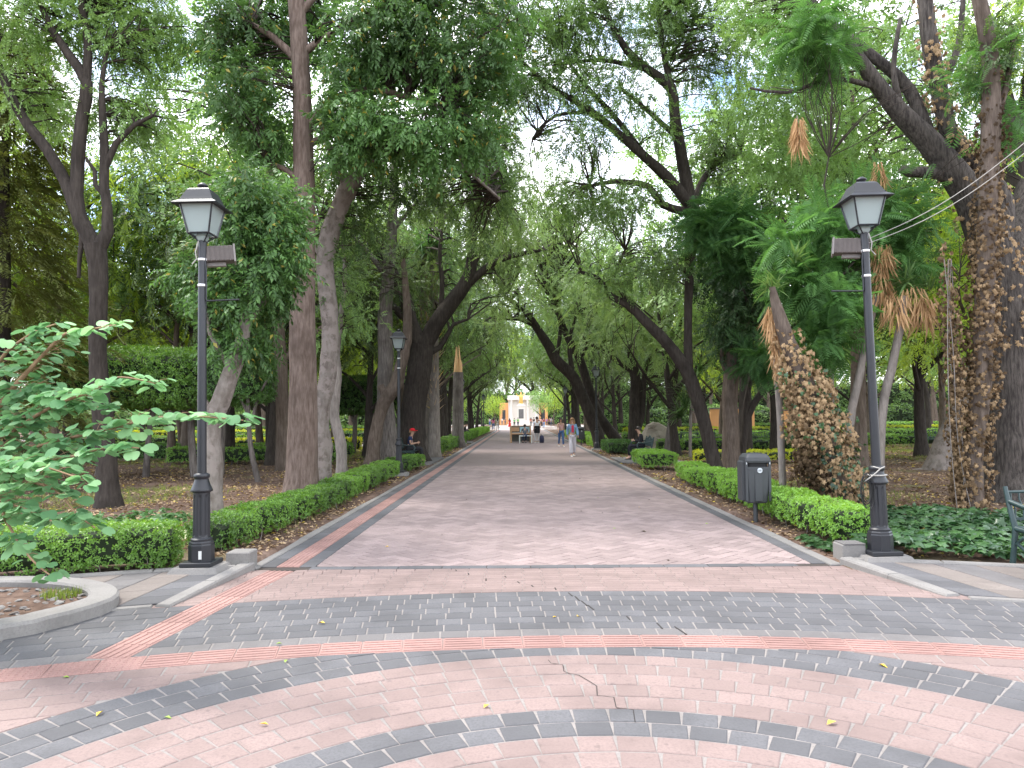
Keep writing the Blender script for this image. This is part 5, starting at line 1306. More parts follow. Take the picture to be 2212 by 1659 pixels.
# ------------------------------------------------------------------ litter bins
def litter_bin(label, x, y):
    root = empty('litter_bin', (x, y, 0)); tag(root, label, 'litter bin', 'litter bins')
    mb = MB(); mb.lathe([(.035,0),(.035,.42)], 14); mb.build('post', 'bin_plastic', root)
    mb = MB(); mb.lathe([(.09,0),(.09,.012)], 12); mb.build('foot', 'bin_plastic', root)
    def rr(w, d, z, c=.05):
        pts = []
        for sx, sy in ((1,1),(-1,1),(-1,-1),(1,-1)):
            for k in range(4):
                an = {(1,1):0,(-1,1):90,(-1,-1):180,(1,-1):270}[(sx,sy)]+k*30; pts.append((sx*(w-c)+c*math.cos(R(an)), sy*(d-c)+c*math.sin(R(an)), z))
        return pts
    mb = MB(); mb.loft([rr(.135,.15,.33), rr(.152,.165,.35), rr(.172,.18,.60), rr(.185,.19,.89)], smooth=False); mb.build('body', 'bin_plastic', root)
    mb = MB(); mb.loft([rr(.155,.162,.89), rr(.157,.165,.965)], smooth=False); mb.build('opening_shade', 'bin_shade', root)  # solid block; the shade under the lid is its colour
    mb = MB(); mb.loft([rr(.190,.200,.955), rr(.197,.207,.985), rr(.190,.20,1.035), rr(.15,.17,1.085), rr(.06,.08,1.10)], smooth=False); ld = mb.build('lid', 'bin_plastic', root)
    for s in (-1, 1):
        mb = MB(); mb.box(s*.178-.018, s*.178+.018, -.18, -.15, .36, 1.0, .006); mb.build('side_rail', 'bin_plastic', root)
        mb = MB(); mb.box(s*.178-.006, s*.178+.006, -.183, -.179, .93, .98, 0); mb.build('bolt', 'badge', root)
    mb = MB(); mb.box(-.235,-.185,-.12,.12,.36,.98,.02); mb.build('side_shell', 'bin_plastic', root)
    mb = MB(); mb.box(-.055,.055,-.193,-.165,.36,.80,.008); mb.build('front_rib', 'bin_plastic', root)
    mb = MB(); mb.add([(-.17,-.1915,.885),(.17,-.1915,.885),(.17,-.1915,.86),(.06,-.1915,.83),(.05,-.193,.80),(-.05,-.193,.80),(-.06,-.1915,.83),(-.17,-.1915,.86)], [tuple(range(8))]); mb.build('front_yoke', 'bin_plastic', root)
    M = Matrix.Translation((.02,-.196,.835)) @ Matrix.Rotation(PI/2, 4, 'X')
    mb = MB(); mb.lathe([(.040,0),(.040,.004),(.036,.006)], 20, M=M); bd = mb.build('badge', 'badge', root)
    mb = MB()
    for (x0,x1,z0,z1) in ((-.012,-.006,.822,.848),(.046,.052,.822,.848),(.010,.030,.844,.849),(.010,.030,.832,.836),(.008,.013,.818,.848),(.027,.032,.818,.848)): mb.box(x0,x1,-.2035,-.2015,z0,z1)
    mb.build('emblem', 'bin_plastic', bd)
    return root
litter_bin('grey litter bin on a post with round badge, nearest on the right', 3.68, 11.6)
litter_bin('distant grey litter bin behind the two walking women', 3.75, 44.5)

# ------------------------------------------------------------------ benches
def bench_meshes():
    parts = []
    e = MB()      # scrolled end frame in the x-z plane... built at x=0, seat facing -y
    e.tube([(0,.30,0),(0,.27,.20),(0,.24,.42),(0,.30,.62),(0,.36,.86)], [0.033,0.030,0.033,0.030,0.024], 6)
    e.tube([(0,-.27,0),(0,-.22,.16),(0,-.25,.30),(0,-.22,.43)], [0.036,0.030,0.027,0.030], 6)
    e.tube([(0,-.24,.42),(0,0,.40),(0,.25,.42)], .032, 6)
    e.tube([(0,-.22,.43),(0,-.27,.56),(0,-.20,.66),(0,-.05,.64),(0,.12,.66),(0,.30,.70)], [0.027,0.030,0.033,0.027,0.027,0.027], 6)
    e.tube([(0,-.20,.40),(0,-.05,.28),(0,.08,.18),(0,.22,.26),(0,.12,.34),(0,.05,.27)], .024, 5)
    parts.append(e)
    return e
_be = bench_meshes(); BENCH_END = _be.mesh('end_frame', 'bench_green')
def bench(label, x, y, rz, w=1.5, group='iron park benches', detail=True):
    root = empty('park_bench', (x, y, .07 if abs(x) < 6 else .02), rz); tag(root, label, 'bench', group)
    for s in (-1, 1): link('end_frame', BENCH_END, root, (s*w/2, 0, 0))
    for i in range(6):
        mb = MB(); yy = -.24+.09*i; mb.box(-w/2, w/2, yy-.032, yy+.032, .425, .447, .006); mb.build('seat_slat', 'bench_green', root)
    mb = MB(); mb.box(-w/2, w/2, .28, .305, .50, .53); mb.build('back_rail', 'bench_green', root)
    mb = MB(); n = 14; mb.tube([(-w/2+w*i/n, .345, .80+.10*math.exp(-((i/n-.5)/.16)**2)) for i in range(n+1)], .017, 6); mb.build('top_rail', 'bench_green', root)
    nb_ = 15
    for i in range(nb_):
        xx = -w/2+w*(i+.5)/nb_; mb = MB(); h_ = .80+.10*math.exp(-(((i+.5)/nb_-.5)/.16)**2)
        mb.tube([(xx,.29,.52),(xx+.02,.31,.62),(xx-.015,.325,.72),(xx,.345,h_)], .010, 5); mb.build('back_bar', 'bench_green', root)
    mb = MB(); mb.lathe([(.0,-.012),(.07,-.01),(.07,.01),(0,.012)], 12, M=Matrix.Translation((0,.335,.74)) @ Matrix.Rotation(PI/2,4,'X')); mb.build('medallion', 'bench_green', root)
    return root
bench('dark green iron bench cut off by the right picture edge', 6.12, 7.92, R(8), 1.5)
bench('iron bench on which the man in the red cap sits', -4.0, 27.2, R(90))
bench('iron bench on which the man in black sits', 4.58, 27.8, R(-90))
bench('iron bench in the left avenue with a dark seated figure', -4.2, 58, R(90))
bench('iron bench standing beyond the burled trunk on the left lawn', -8.6, 41, R(5), 1.7)
bench('iron bench far left behind the mottled trunk', -16.5, 40, R(0), 1.7)
bench('iron bench on the right lawn between upright trunk and ivy trunk', 12.6, 37, R(-8), 2.0)
bench('iron bench left of the lamp on the distant right lawn', 9.4, 39, R(170), 1.7)
bench('iron bench on the right lawn seen right of the right lamp post', 20.6, 36.4, R(-4), 2.0)
bench('iron bench on the right lawn just left of the right lamp post', 16.5, 37, R(10), 1.6)

# ------------------------------------------------------------------ curved planter, front left
root = empty('planter', (-4.9, 6.6, 0)); tag(root, 'curved concrete-edged planter with pebbly soil in the left front corner', 'planter')
out = [(-7.5,3.6),(-5.6,4.55),(-4.02,5.71),(-3.80,6.0),(-3.66,6.3),(-3.62,6.6),(-3.74,6.92),(-4.0,7.2),(-4.4,7.42),(-5.0,7.55),(-5.8,7.5),(-7.5,7.2)]
oc = catmull([(Vector((x, y, 0)), 0) for x, y in out], .12); oc = [p for p,_ in oc]; nn_ = len(oc)
rings = []
for i in range(nn_):
    t = (oc[min(i+1,nn_-1)]-oc[max(i-1,0)]).normalized(); nr = Vector((-t.y, t.x, 0)); p = oc[i]-Vector((-4.9,6.6,0)); w = .25
    k = .006*mnoise.noise(p*3)
    rings.append([p+Vector((0,0,-.05)), p+Vector((0,0,.09+k)), p+nr*.02+Vector((0,0,.115+k)), p+nr*(w-.02)+Vector((0,0,.12+k)), p+nr*w+Vector((0,0,.10)), p+nr*w+Vector((0,0,-.05))])
mb = MB(); mb.loft(rings, smooth=False); mb.build('kerb', 'kerb_concrete', root)
inn = [p+Vector((-( (oc[min(i+1,nn_-1)]-oc[max(i-1,0)]).normalized().y), (oc[min(i+1,nn_-1)]-oc[max(i-1,0)]).normalized().x, 0))*.22-Vector((-4.9,6.6,0)) for i, p in enumerate(oc)]
mb = MB(); c0 = Vector((-1.2,-.3,.07)); mb.add([(p.x,p.y,.055) for p in inn]+[tuple(c0)], [(i, i+1, len(inn)) for i in range(len(inn)-1)]); mb.build('soil', 'soil', root)
PEB = []
for s in range(3):
    mb = MB(); mb.lathe([(.0,-.5),(.7,-.35),(1,.0),(.75,.35),(.0,.5)], 7, smooth=False); mb.v = [(v[0]*(1+.2*s), v[1], v[2]*.8+.1*math.sin(v[0]*5+s)) for v in mb.v]; PEB.append(mb.mesh('pebble', ['grey_stone','beige_stone','kerb_concrete'][s]))
k = 0
while k < 130:
    x, y = random.uniform(-5.0,-3.9), random.uniform(5.9,7.3)
    if math.hypot((x+4.6)/.72, (y-6.6)/.66) > 1: continue
    s = random.uniform(.012,.034); o = link('pebble', random.choice(PEB), root, (x+4.9, y-6.6, .062), (jit(.4), jit(.4), jit(3))); o.scale = (s,)*3; k += 1
acc = Acc(); acc.put(*stamp(*BL, np.array([[.62+jit(.16), .28+jit(.12), .05] for _ in range(40)]), np.stack([np.eye(3)]*40), np.full(40, .10))); acc.build('grass_tuft', 'grass_blade', root)

# round-leaved shrub growing from the planter towards the camera
shr = empty('round_leaved_shrub', (-5.0, 6.3, 0)); off = Vector((-5.0, 6.3, 0)); tag(shr, 'foreground shrub with pale green two-lobed round leaves at the left edge', 'shrub')
def bau():
    pts = [(0,0)]; 
    for a in range(0, 181, 18):
        t = R(a); pts.append((.50+.52*math.cos(PI-t)*1.0, .46*math.sin(t)))
    tip = [(.82,.20),(.68,.0),(.82,-.20)]
    up_ = [(0,.0),(.02,.22),(.16,.42),(.40,.52),(.68,.50),(.92,.38),(1.0,.22),(.93,.08),(.80,.0)]
    lo_ = [(x,-y) for x, y in up_[-2:0:-1]]
    ring = up_+lo_; V = [(x, y, .22*abs(y)-.12*x*x) for x, y in ring]+[(.4,0,-.02)]; n = len(ring)
    return V, [(i, (i+1)%n, n) for i in range(n)]
bv, bf = bau(); BAU = []
for s in range(3):
    V = np.array(bv)*np.array([1, .92+.08*s, .6+.5*s]); BAU.append(trimesh('leaf', V, np.array(bf), 'leaf_shrub', rng.random()*np.ones(len(bf)), True))
stems = [ [(-60,960,6.1,16),(0,875,5.9,13),(40,825,5.8,11),(90,770,5.7,8),(140,722,5.5,6),(190,712,5.4,4),(250,702,5.3,3)],
  [(-60,1000,6.0,13),(30,930,5.7,9),(120,875,5.5,7),(200,845,5.3,5),(255,815,5.2,4),(335,828,5.1,3)],
  [(-40,1000,5.9,11),(90,962,5.6,8),(240,925,5.3,6),(340,902,5.1,5),(430,900,5.0,4),(525,908,4.9,3)],
  [(-40,1030,5.8,10),(60,1005,5.5,7),(160,985,5.2,6),(240,965,5.1,4),(300,968,5.0,3)],
  [(-40,1050,5.7,10),(50,1040,5.3,7),(120,1060,5.1,5),(165,1110,5.0,4),(205,1140,4.9,3)],
  [(-30,1080,5.6,9),(15,1130,5.2,6),(45,1180,5.0,5),(80,1220,4.9,4),(112,1245,4.9,3)],
  [(-60,900,6.1,10),(0,780,5.9,8),(40,740,5.8,6),(80,715,5.7,4),(120,700,5.6,3)],
  [(-50,1020,5.6,8),(30,1000,5.2,6),(100,1010,5.0,4),(190,1040,4.9,3)], [(-40,960,5.9,7),(60,900,5.7,5),(140,880,5.6,4),(230,880,5.4,3)],[(-60,900,5.9,7),(20,850,5.8,5),(110,840,5.6,4),(190,870,5.5,3)],[(-40,1100,5.4,7),(20,1090,5.1,5),(80,1110,5.0,4),(120,1130,4.9,3)]]
sb = MB(); main_root = Vector((-5.0,6.3,.05)); cand = []
for st in stems:
    pl_ = [(main_root+Vector((jit(.08), jit(.08), 0))-off, .022)] + [(P(x,y,Yq)-off, w*.5*gz(Yq)) for (x,y,Yq,w) in st]
    pt = catmull(pl_, .045); sb.tube([p for p,_ in pt], [max(.0022, r) for _,r in pt], 6)
    m0 = int(len(pt)*.18)
    for i in range(m0, len(pt)):
        p, r = pt[i]; t = i/len(pt); tdir = (pt[min(i+1,len(pt)-1)][0]-pt[i-1][0]).normalized()
        for _ in range(4 if t < .8 else 3):
            if random.random() < .12: continue
            a = random.uniform(0, 2*PI); tw = Vector((math.cos(a), math.sin(a)*.7, jit(.55)+.05)) + tdir*.4
            ln = random.uniform(.03, .20 if t < .8 else .07); q = p + tw*ln
            cand.append((p, q, tw))
random.shuffle(cand)
vis = [c for c in cand if (c[1]+off).x > -.70*(c[1]+off).y-.05]; hid = [c for c in cand if (c[1]+off).x <= -.70*(c[1]+off).y-.05]
def leaf_pose(c): return (jit(.35)+.12, random.uniform(.0,.7), math.atan2(c[2].y, c[2].x)+jit(.7)), random.uniform(.058,.105)
for j, c in enumerate(vis):
    p, q, tw = c
    if (q-p).length > .08: sb.tube([p, p.lerp(q,.5)+Vector((0,0,.01)), q], [.0022,.0018,.0014], 4, False)
    if j < 300:
        rot, s = leaf_pose(c); o = link('leaf', BAU[j % 3], shr, q, rot); o.scale = (s,s,s)
extra_l = vis[300:] + hid[::2]; acc = Acc(); T = np.array(bv); Fb = np.array(bf)
from mathutils import Euler
fr = []; sc_ = []
for c in extra_l:
    rot, s = leaf_pose(c); fr.append(np.array(Euler(rot).to_matrix().transposed())); sc_.append(s)
acc.put(*stamp(T, Fb, np.zeros(len(Fb), int), np.array([tuple(c[1]) for c in extra_l]), np.array(fr), np.array(sc_)))
o = acc.build('leaves', 'leaf_shrub', shr); o['kind'] = 'stuff'
print('shrub leaves', len(vis), len(hid))
sb.build('stems', 'twig_red', shr)
# palm-like young plant in the planter bed at left edge
acc = Acc(); root = empty('areca_palm', (-6.1, 9.4, 0)); tag(root, 'small yellow-green feathery palm behind the round-leaved shrub', 'palm')
for _ in range(9):
    a = random.uniform(0, 2*PI); el = random.uniform(.6,1.2); L_ = random.uniform(.9,1.4); base_ = np.zeros(3)
    for j in range(16):
        t = .2+.8*j/16; c = np.array([math.cos(a)*math.cos(el)*L_*t, math.sin(a)*math.cos(el)*L_*t, math.sin(el)*L_*t - .6*t*t])
        for s_ in (-1, 1):
            X = np.array([[math.cos(a)*.5-s_*math.sin(a), math.sin(a)*.5+s_*math.cos(a), -.2]]); acc.put(*stamp(*STRAP[0], c[None], frames(X, 1, .1), np.array([.32])))
acc.build('fronds', 'leaf_yucca', root)

# ------------------------------------------------------------------ boulder and stake on the right lawn
root = empty('boulder', (*P(1412, 960, 34).xy, 0)); tag(root, 'rough brown and grey memorial boulder behind the bench on the right', 'boulder')
mb = MB(); prof = [(-.62,0),(-.60,.55),(-.50,.95),(-.30,1.30),(.0,1.42),(.30,1.36),(.62,1.18),(.62,.6),(.55,0)]
bm_ = bmesh.new(); 
rings = []
for (yy, k) in ((-.30,.82),(-.22,.97),(.1,1.0),(.30,.85)):
    rings.append([(x*k, yy, z*(k*.1+.9)) for x, z in prof])
mb.loft(rings, smooth=False); me = mb.mesh('boulder', 'rock_face'); bm_.from_mesh(me); bmesh.ops.triangulate(bm_, faces=bm_.faces[:]); bmesh.ops.subdivide_edges(bm_, edges=bm_.edges[:], cuts=3, use_grid_fill=True)
for v in bm_.verts:
    n_ = mnoise.noise(v.co*2.2)*.10+mnoise.noise(v.co*6)*.05
    if v.co.x < .25: v.co += Vector((n_*.6, n_*1.3, n_*.5)) 
    else: v.co += Vector((0, n_*.15, 0))
bm_.to_mesh(me); bm_.free(); link('stone', me, root)
g = P(1440, 965, 32); root = empty('stake', (g.x, g.y, 0)); tag(root, 'leaning grey wooden board standing beside the boulder', 'board')
mb = MB(); mb.box(-.16,.16,-.03,.03,-.05,1.55,.01); mb.build('plank', 'bark_grey', root, rot=(0,R(9),0))
mb = MB(); mb.box(-.17,.17,-.034,.034,1.5,1.56,.01); mb.build('end_cap', 'bark_grey', root, rot=(0,R(9),0))

# ------------------------------------------------------------------ piano in the middle of the path
solid('piano_wood', (.50,.30,.17), .5); solid('piano_grey', (.10,.10,.09), .6, 0, .5, 20); solid('piano_cyan', (.35,.55,.62), .5, 0, .3, 20); solid('stool_white', (.75,.78,.74), .5); solid('key_white', (.8,.8,.76), .4)
g = P(1128, 955, 49); root = empty('piano', (g.x-.1, g.y+.55, 0), R(6)); root.scale = (.86,.86,.9); tag(root, 'painted upright piano standing in the middle of the path', 'piano')
mb = MB(); mb.box(-.75,.75,.05,.45,.08,1.22,.02); mb.build('case', 'piano_grey', root)
for s in (-1, 1): mb = MB(); mb.box(s*.75-.04,s*.75+.04,-.25,.47,.0,1.25,.015); mb.build('side_panel', 'piano_wood', root)
mb = MB(); mb.box(-.71,.71,-.22,.05,.62,.72,.01); mb.build('keybed', 'piano_wood', root)
mb = MB(); mb.box(-.66,.66,-.20,-.02,.72,.745,.004); mb.build('keyboard', 'key_white', root)
mb = MB(); mb.box(-.71,-.1,.03,.05,.85,1.15,.004); mb.build('front_panel', 'piano_wood', root)
mb = MB(); mb.box(-.05,.71,.03,.05,.80,1.18,.004); mb.build('front_panel', 'piano_cyan', root)
mb = MB(); mb.box(-.79,.79,-.0,.48,1.22,1.26,.01); mb.build('lid', 'piano_wood', root)
root = empty('piano_stool', (g.x+.22, g.y-.35, 0), R(4)); tag(root, 'long white-framed stool in front of the piano', 'stool')
mb = MB(); mb.box(-.42,.42,-.17,.17,.45,.50,.01); mb.build('seat', 'stool_white', root)
for sx in (-1,1):
    for sy in (-1,1): mb = MB(); mb.box(sx*.39-.025,sx*.39+.025,sy*.14-.025,sy*.14+.025,0,.45,.004); mb.build('leg', 'stool_white', root)

# ------------------------------------------------------------------ monument with golden statue, far end
solid('marble', (.72,.66,.60), .7, 0, .06); solid('ochre_wall', (.72,.36,.15), .8, 0, .1, 3); solid('gold', (.75,.45,.12), .35, .5, .2); solid('window_dark', (.05,.05,.06), .3)
g = P(1126, 918, 150); root = empty('monument', (g.x, g.y, 0)); tag(root, 'white stepped pedestal monument crowned by a golden statue', 'monument')
for i, (w, z0, z1, nm) in enumerate(((3.6,0,.35,'step'),(2.9,.35,.7,'step'),(2.3,.7,1.05,'step'),(1.5,1.05,3.9,'pedestal'),(1.75,3.9,4.15,'cornice'),(1.2,4.15,4.5,'plinth'))):
    mb = MB(); mb.box(-w/2*1.6 if i < 3 else -w/2, w/2*1.6 if i < 3 else w/2, -w/2, w/2, z0, z1, .04); mb.build(nm, 'marble', root)
mb = MB(); mb.box(-.5,.5,-.78,-.752,1.5,3.4,.01); mb.build('inscription_panel', 'grey_stone', root)
st = MB(); st.lathe([(.42,4.5),(.45,4.8),(.34,5.4),(.40,5.9),(.30,6.25),(.12,6.4),(.17,6.55),(.15,6.75),(.02,6.85)], 12)
st.tube([(.28,0,6.1),(.60,0,6.3),(.75,0,6.9)], [.12,.10,.06], 7); st.tube([(-.28,0,6.1),(-.7,0,6.1),(-.95,0,6.6)], [.12,.10,.06], 7); st.tube([(.78,0,4.5),(.76,0,7.2)], [.03,.03], 5)
st.build('statue', 'gold', root)
root = empty('colonnade', (g.x+.6, g.y+14, 0)); tag(root, 'pale columned building with ochre wings behind the monument', 'building')
mb = MB(); mb.box(-3.4,3.4,0,8,0,6.2,.05); mb.build('wall', 'marble', root)
for s in (-1,1):
    mb = MB(); mb.box(s*4.4-.98,s*4.4+.98,.5,7,0,5.0,.05); wg = mb.build('wing', 'ochre_wall', root)
    for k in (0,): mb = MB(); mb.box(s*4.4+k*.9-.35,s*4.4+k*.9+.35,.46,.52,1.2,3.4); mb.build('window', 'window_dark', wg)
for i in range(4): mb = MB(); mb.lathe([(.34,0),(.34,.2),(.28,.3),(.25,5.2),(.34,5.4),(.34,5.6)], 12, (-2.7+1.8*i,-.6,0)); mb.build('column', 'marble', root)
mb = MB(); mb.box(-3.6,3.6,-1,8.2,5.6,6.6,.05); mb.build('entablature', 'marble', root)
for (x0,x1,y,h,lb) in ((17.1,21,66,2.4,'terracotta wall glimpsed right of the upright trunk'),(22.6,26,66,2.2,'terracotta wall farther right behind the hedges')):
    root = empty('garden_wall', ((x0+x1)/2, y, 0)); tag(root, lb, 'wall')
    mb = MB(); w=(x1-x0)/2; mb.box(-w,w,-.15,.15,0,h-.12,.01); mb.build('wall', 'ochre_wall', root)
    mb = MB(); mb.box(-w-.06,w+.06,-.21,.21,h-.12,h,.02); mb.build('coping', 'beige_stone', root)
# ------------------------------------------------------------------ people
solid('skin', (.50,.30,.21), .55, 0, .06); solid('hair_dark', (.025,.018,.014), .5); solid('hair_fair', (.30,.17,.08), .5); solid('shoe_white', (.75,.73,.70), .5); solid('shoe_dark', (.03,.03,.03), .5); solid('eye', (.01,.01,.01), .3)
CLOTH = {}
def cloth(c):
    k = tuple(round(v, 3) for v in c)
    if k not in CLOTH: CLOTH[k] = solid('cloth_%d' % len(CLOTH), c, .85, 0, .14, 6, .2, .2)
    return CLOTH[k]
def skinned(name, nodes, edges, root_i, mat, parent, sub=2):
    me = bpy.data.meshes.new(name); me.from_pydata([n[0] for n in nodes], edges, []); o = link(name, me, parent); me.materials.append(MATS[mat] if isinstance(mat, str) else mat)
    md = o.modifiers.new('skin', 'SKIN'); md.use_smooth_shade = True
    for i, n in enumerate(nodes):
        sv = me.skin_vertices[0].data[i]; r = n[1]; sv.radius = r if isinstance(r, tuple) else (r, r); sv.use_root = i == root_i
    s_ = o.modifiers.new('subdivision', 'SUBSURF'); s_.levels = s_.render_levels = sub
    return o
def pose_joints(pose, ph=0.0):
    J = dict(pel=(0,0,.93), sp=(0,-.005,1.10), ch=(0,0,1.28), nk=(0,.005,1.42), jw=(0,-.015,1.50), hd=(0,-.01,1.58))
    for s, k in ((-1,'l'), (1,'r')):
        J['sh'+k] = (s*.155,.005,1.35); J['el'+k] = (s*.205,.03,1.09); J['wr'+k] = (s*.215,-.03,.87)
        J['hp'+k] = (s*.085,0,.88); J['kn'+k] = (s*.095,-.01,.49); J['an'+k] = (s*.095,.03,.075); J['to'+k] = (s*.105,-.12,.035)
    if pose == 'walk':
        for s, k, d in ((-1,'l',1), (1,'r',-1)):
            d *= 1 if ph >= 0 else -1
            J['kn'+k] = (s*.09, -.13*d if d > 0 else .03, .50); J['an'+k] = (s*.085, -.25*d, .08 if d > 0 else .13); J['to'+k] = (s*.09, -.25*d-.15, .045 if d > 0 else .05)
            J['el'+k] = (s*.20, .10*d+.02, 1.10); J['wr'+k] = (s*.205, .16*d-.10, .90)
    if pose == 'sit':
        J.update(pel=(0,.05,.53), sp=(0,.06,.70), ch=(0,.02,.88), nk=(0,-.02,1.02), jw=(0,-.06,1.09), hd=(0,-.055,1.17))
        for s, k in ((-1,'l'), (1,'r')):
            J['sh'+k] = (s*.15,.02,.95); J['el'+k] = (s*.20,-.02,.70); J['wr'+k] = (s*.09,-.22,.74)
            J['hp'+k] = (s*.085,.04,.53); J['kn'+k] = (s*.10,-.40,.54); J['an'+k] = (s*.10,-.40,.12); J['to'+k] = (s*.10,-.54,.05)
    if pose == 'piano':
        J.update(pose_joints('sit'))
        for s, k in ((-1,'l'), (1,'r')): J['wr'+k] = (s*.18,-.42,.74); J['el'+k] = (s*.22,-.12,.72)
    return J
def person(label, x, y, rz, pose='stand', ph=1, top=(.5,.5,.5), trousers=(.05,.06,.09), sleeves='short', hair='hair_dark', long_hair=False, shoes='shoe_dark', h=1.65, dress=None, z=0.0, cap=None, flare=0.0, near=False, extra=None, group=None, jacket=None):
    root = empty('person', (x, y, z), rz); k_ = h/1.66; root.scale = (k_, k_, k_); tag(root, label, 'person', group)
    J = pose_joints(pose, ph); N = []; E = []; ix = {}
    def add(key, r, par=None, pos=None):
        ix[key] = len(N); N.append((Vector(pos or J[key]), r))
        if par: E.append((ix[par], ix[key]))
    def L(a, b, t): return tuple(Vector(J[a]).lerp(Vector(J[b]), t))
    add('pel', (.115,.085)); add('sp', (.10,.075), 'pel'); add('ch', (.12,.085), 'sp'); add('nk', .045, 'ch'); add('jw', (.058,.062), 'nk'); add('hd', (.075,.088), 'jw')
    hd = Vector(J['hd']); add('crown', (.045,.055), 'hd', tuple(hd+Vector((0,.005,.065))))
    for k, s in (('l',-1), ('r',1)):
        add('sh'+k, .052, 'ch'); add('ua'+k, .045, 'sh'+k, L('sh'+k,'el'+k,.5)); add('el'+k, .036, 'ua'+k); add('fa'+k, .034, 'el'+k, L('el'+k,'wr'+k,.4)); add('wr'+k, .022, 'fa'+k)
        w = Vector(J['wr'+k]); d = (w-Vector(J['el'+k])).normalized(); pn = w+d*.055; add('pm'+k, (.026,.036), 'wr'+k, tuple(pn))
        if near:
            sd = d.cross(Vector((s,0,0))).normalized()
            for f in range(4):
                o = sd*(.024-.016*f); ln = (.062,.075,.07,.055)[f]
                add('f%d%s' % (f,k), .0085, 'pm'+k, tuple(pn+o+d*ln*.6)); add('g%d%s' % (f,k), .007, 'f%d%s' % (f,k), tuple(pn+o*1.1+d*ln*1.05+Vector((-s*.012,0,0))))
            add('th'+k, .009, 'pm'+k, tuple(pn+sd*.045-d*.005)); add('tj'+k, .008, 'th'+k, tuple(pn+sd*.06+d*.025))
        else: add('fi'+k, (.02,.03), 'pm'+k, tuple(pn+d*.06))
        add('hp'+k, .085, 'pel'); add('tg'+k, .075, 'hp'+k, L('hp'+k,'kn'+k,.45)); add('kn'+k, .054, 'tg'+k); add('cf'+k, .05, 'kn'+k, L('kn'+k,'an'+k,.35)); add('an'+k, .034, 'cf'+k); add('to'+k, .032, 'an'+k)
    skinned('body', N, E, 0, 'skin', root, 1)
    # face
    fy = -.088
    mb = MB(); mb.tube([hd+Vector((0,fy+.005,-.0)), hd+Vector((0,fy-.018,-.035)), hd+Vector((0,fy+.01,-.045))], [.008,.012,.008], 6); mb.build('nose', 'skin', root)
    for s in (-1,1):
        mb = MB(); mb.lathe([(0,-.007),(.010,-.004),(.010,.004),(0,.007)], 6, tuple(hd+Vector((s*.03,fy+.012,.0)))); mb.build('eye', 'eye', root)
        mb = MB(); mb.lathe([(0,-.022),(.012,-.01),(.014,.012),(0,.024)], 6, tuple(hd+Vector((s*.078,.01,-.015)))); mb.build('ear', 'skin', root)
    mb = MB(); mb.tube([hd+Vector((-.022,fy+.014,-.068)), hd+Vector((0,fy+.006,-.07)), hd+Vector((.022,fy+.014,-.068))], [.003,.006,.003], 5); mb.build('mouth', 'cloth_lip' if 'cloth_lip' in MATS else solid('cloth_lip', (.35,.12,.10), .5), root)
    # hair
    mb = MB(); rings = []
    for (t, r, oy) in ((-.05,.084,.030),(.0,.094,.020),(.04,.090,.012),(.08,.070,.006),(.105,.035,.004)):
        rings.append([hd+Vector((math.cos(a)*r, math.sin(a)*r*1.12+oy, t+(.035 if (math.sin(a) < -.3 and t < .04) else 0))) for a in (2*PI*i/14 for i in range(14))])
    mb.loft(rings); hr = mb.build('hair', hair, root)
    if long_hair:
        mb = MB(); mb.tube([hd+Vector((0,.05,.03)), hd+Vector((0,.095,-.06)), hd+Vector((0,.10,-.18)), hd+Vector((0,.085,-.34))], [.075,.085,.09,.05], 10)
        for s in (-1,1): mb.tube([hd+Vector((s*.07,.0,.02)), hd+Vector((s*.09,-.01,-.10)), hd+Vector((s*.085,-.03,-.26))], [.03,.036,.018], 7)
        mb.build('long_hair', hair, root)
    if cap is not None:
        mb = MB(); mb.lathe([(.100,.02),(.102,.05),(.09,.085),(.05,.112),(.0,.12)], 14, tuple(hd+Vector((0,.004,0)))); mb.add([hd+Vector((math.cos(a)*.10, -.09+math.sin(a)*.09 if i else -.06, .025-.012*(i%2))) for i, a in enumerate(np.linspace(PI, 2*PI, 9))], [tuple(range(9))]); 
        mb.box(hd.x-.085, hd.x+.085, hd.y-.19, hd.y-.06, hd.z+.018, hd.z+.032, .006); mb.build('cap', cloth(cap), root)
    # top
    N = []; E = []; ix = {}
    add('pel', (.13,.10), None, tuple(Vector(J['pel'])+Vector((0,0,-.02 if pose != 'sit' else .02)))); add('sp', (.118,.092), 'pel'); add('ch', (.137,.10), 'sp'); add('tn', (.075,.06), 'ch', L('ch','nk',.62))
    ex = .012 if jacket is None else .022
    for k in 'lr':
        add('sh'+k, .062+ex*.4, 'ch')
        if sleeves == 'none': continue
        add('ua'+k, .055+ex*.5, 'sh'+k, L('sh'+k,'el'+k,.5))
        if sleeves == 'long':
            add('el'+k, .046+ex, 'ua'+k); add('fa'+k, .042+ex, 'el'+k, L('el'+k,'wr'+k,.5)); add('wc'+k, .032+ex, 'fa'+k, L('el'+k,'wr'+k,.95))
    tp = skinned('top', N, E, 0, cloth(top), root, 1)
    if jacket is not None:   # open front showing another colour
        c = Vector(J['ch']); mb = MB(); mb.box(-.05,.05,c.y-.135,c.y-.10,c.z-.24,c.z+.07,.012); mb.build('undershirt', cloth(jacket), root)
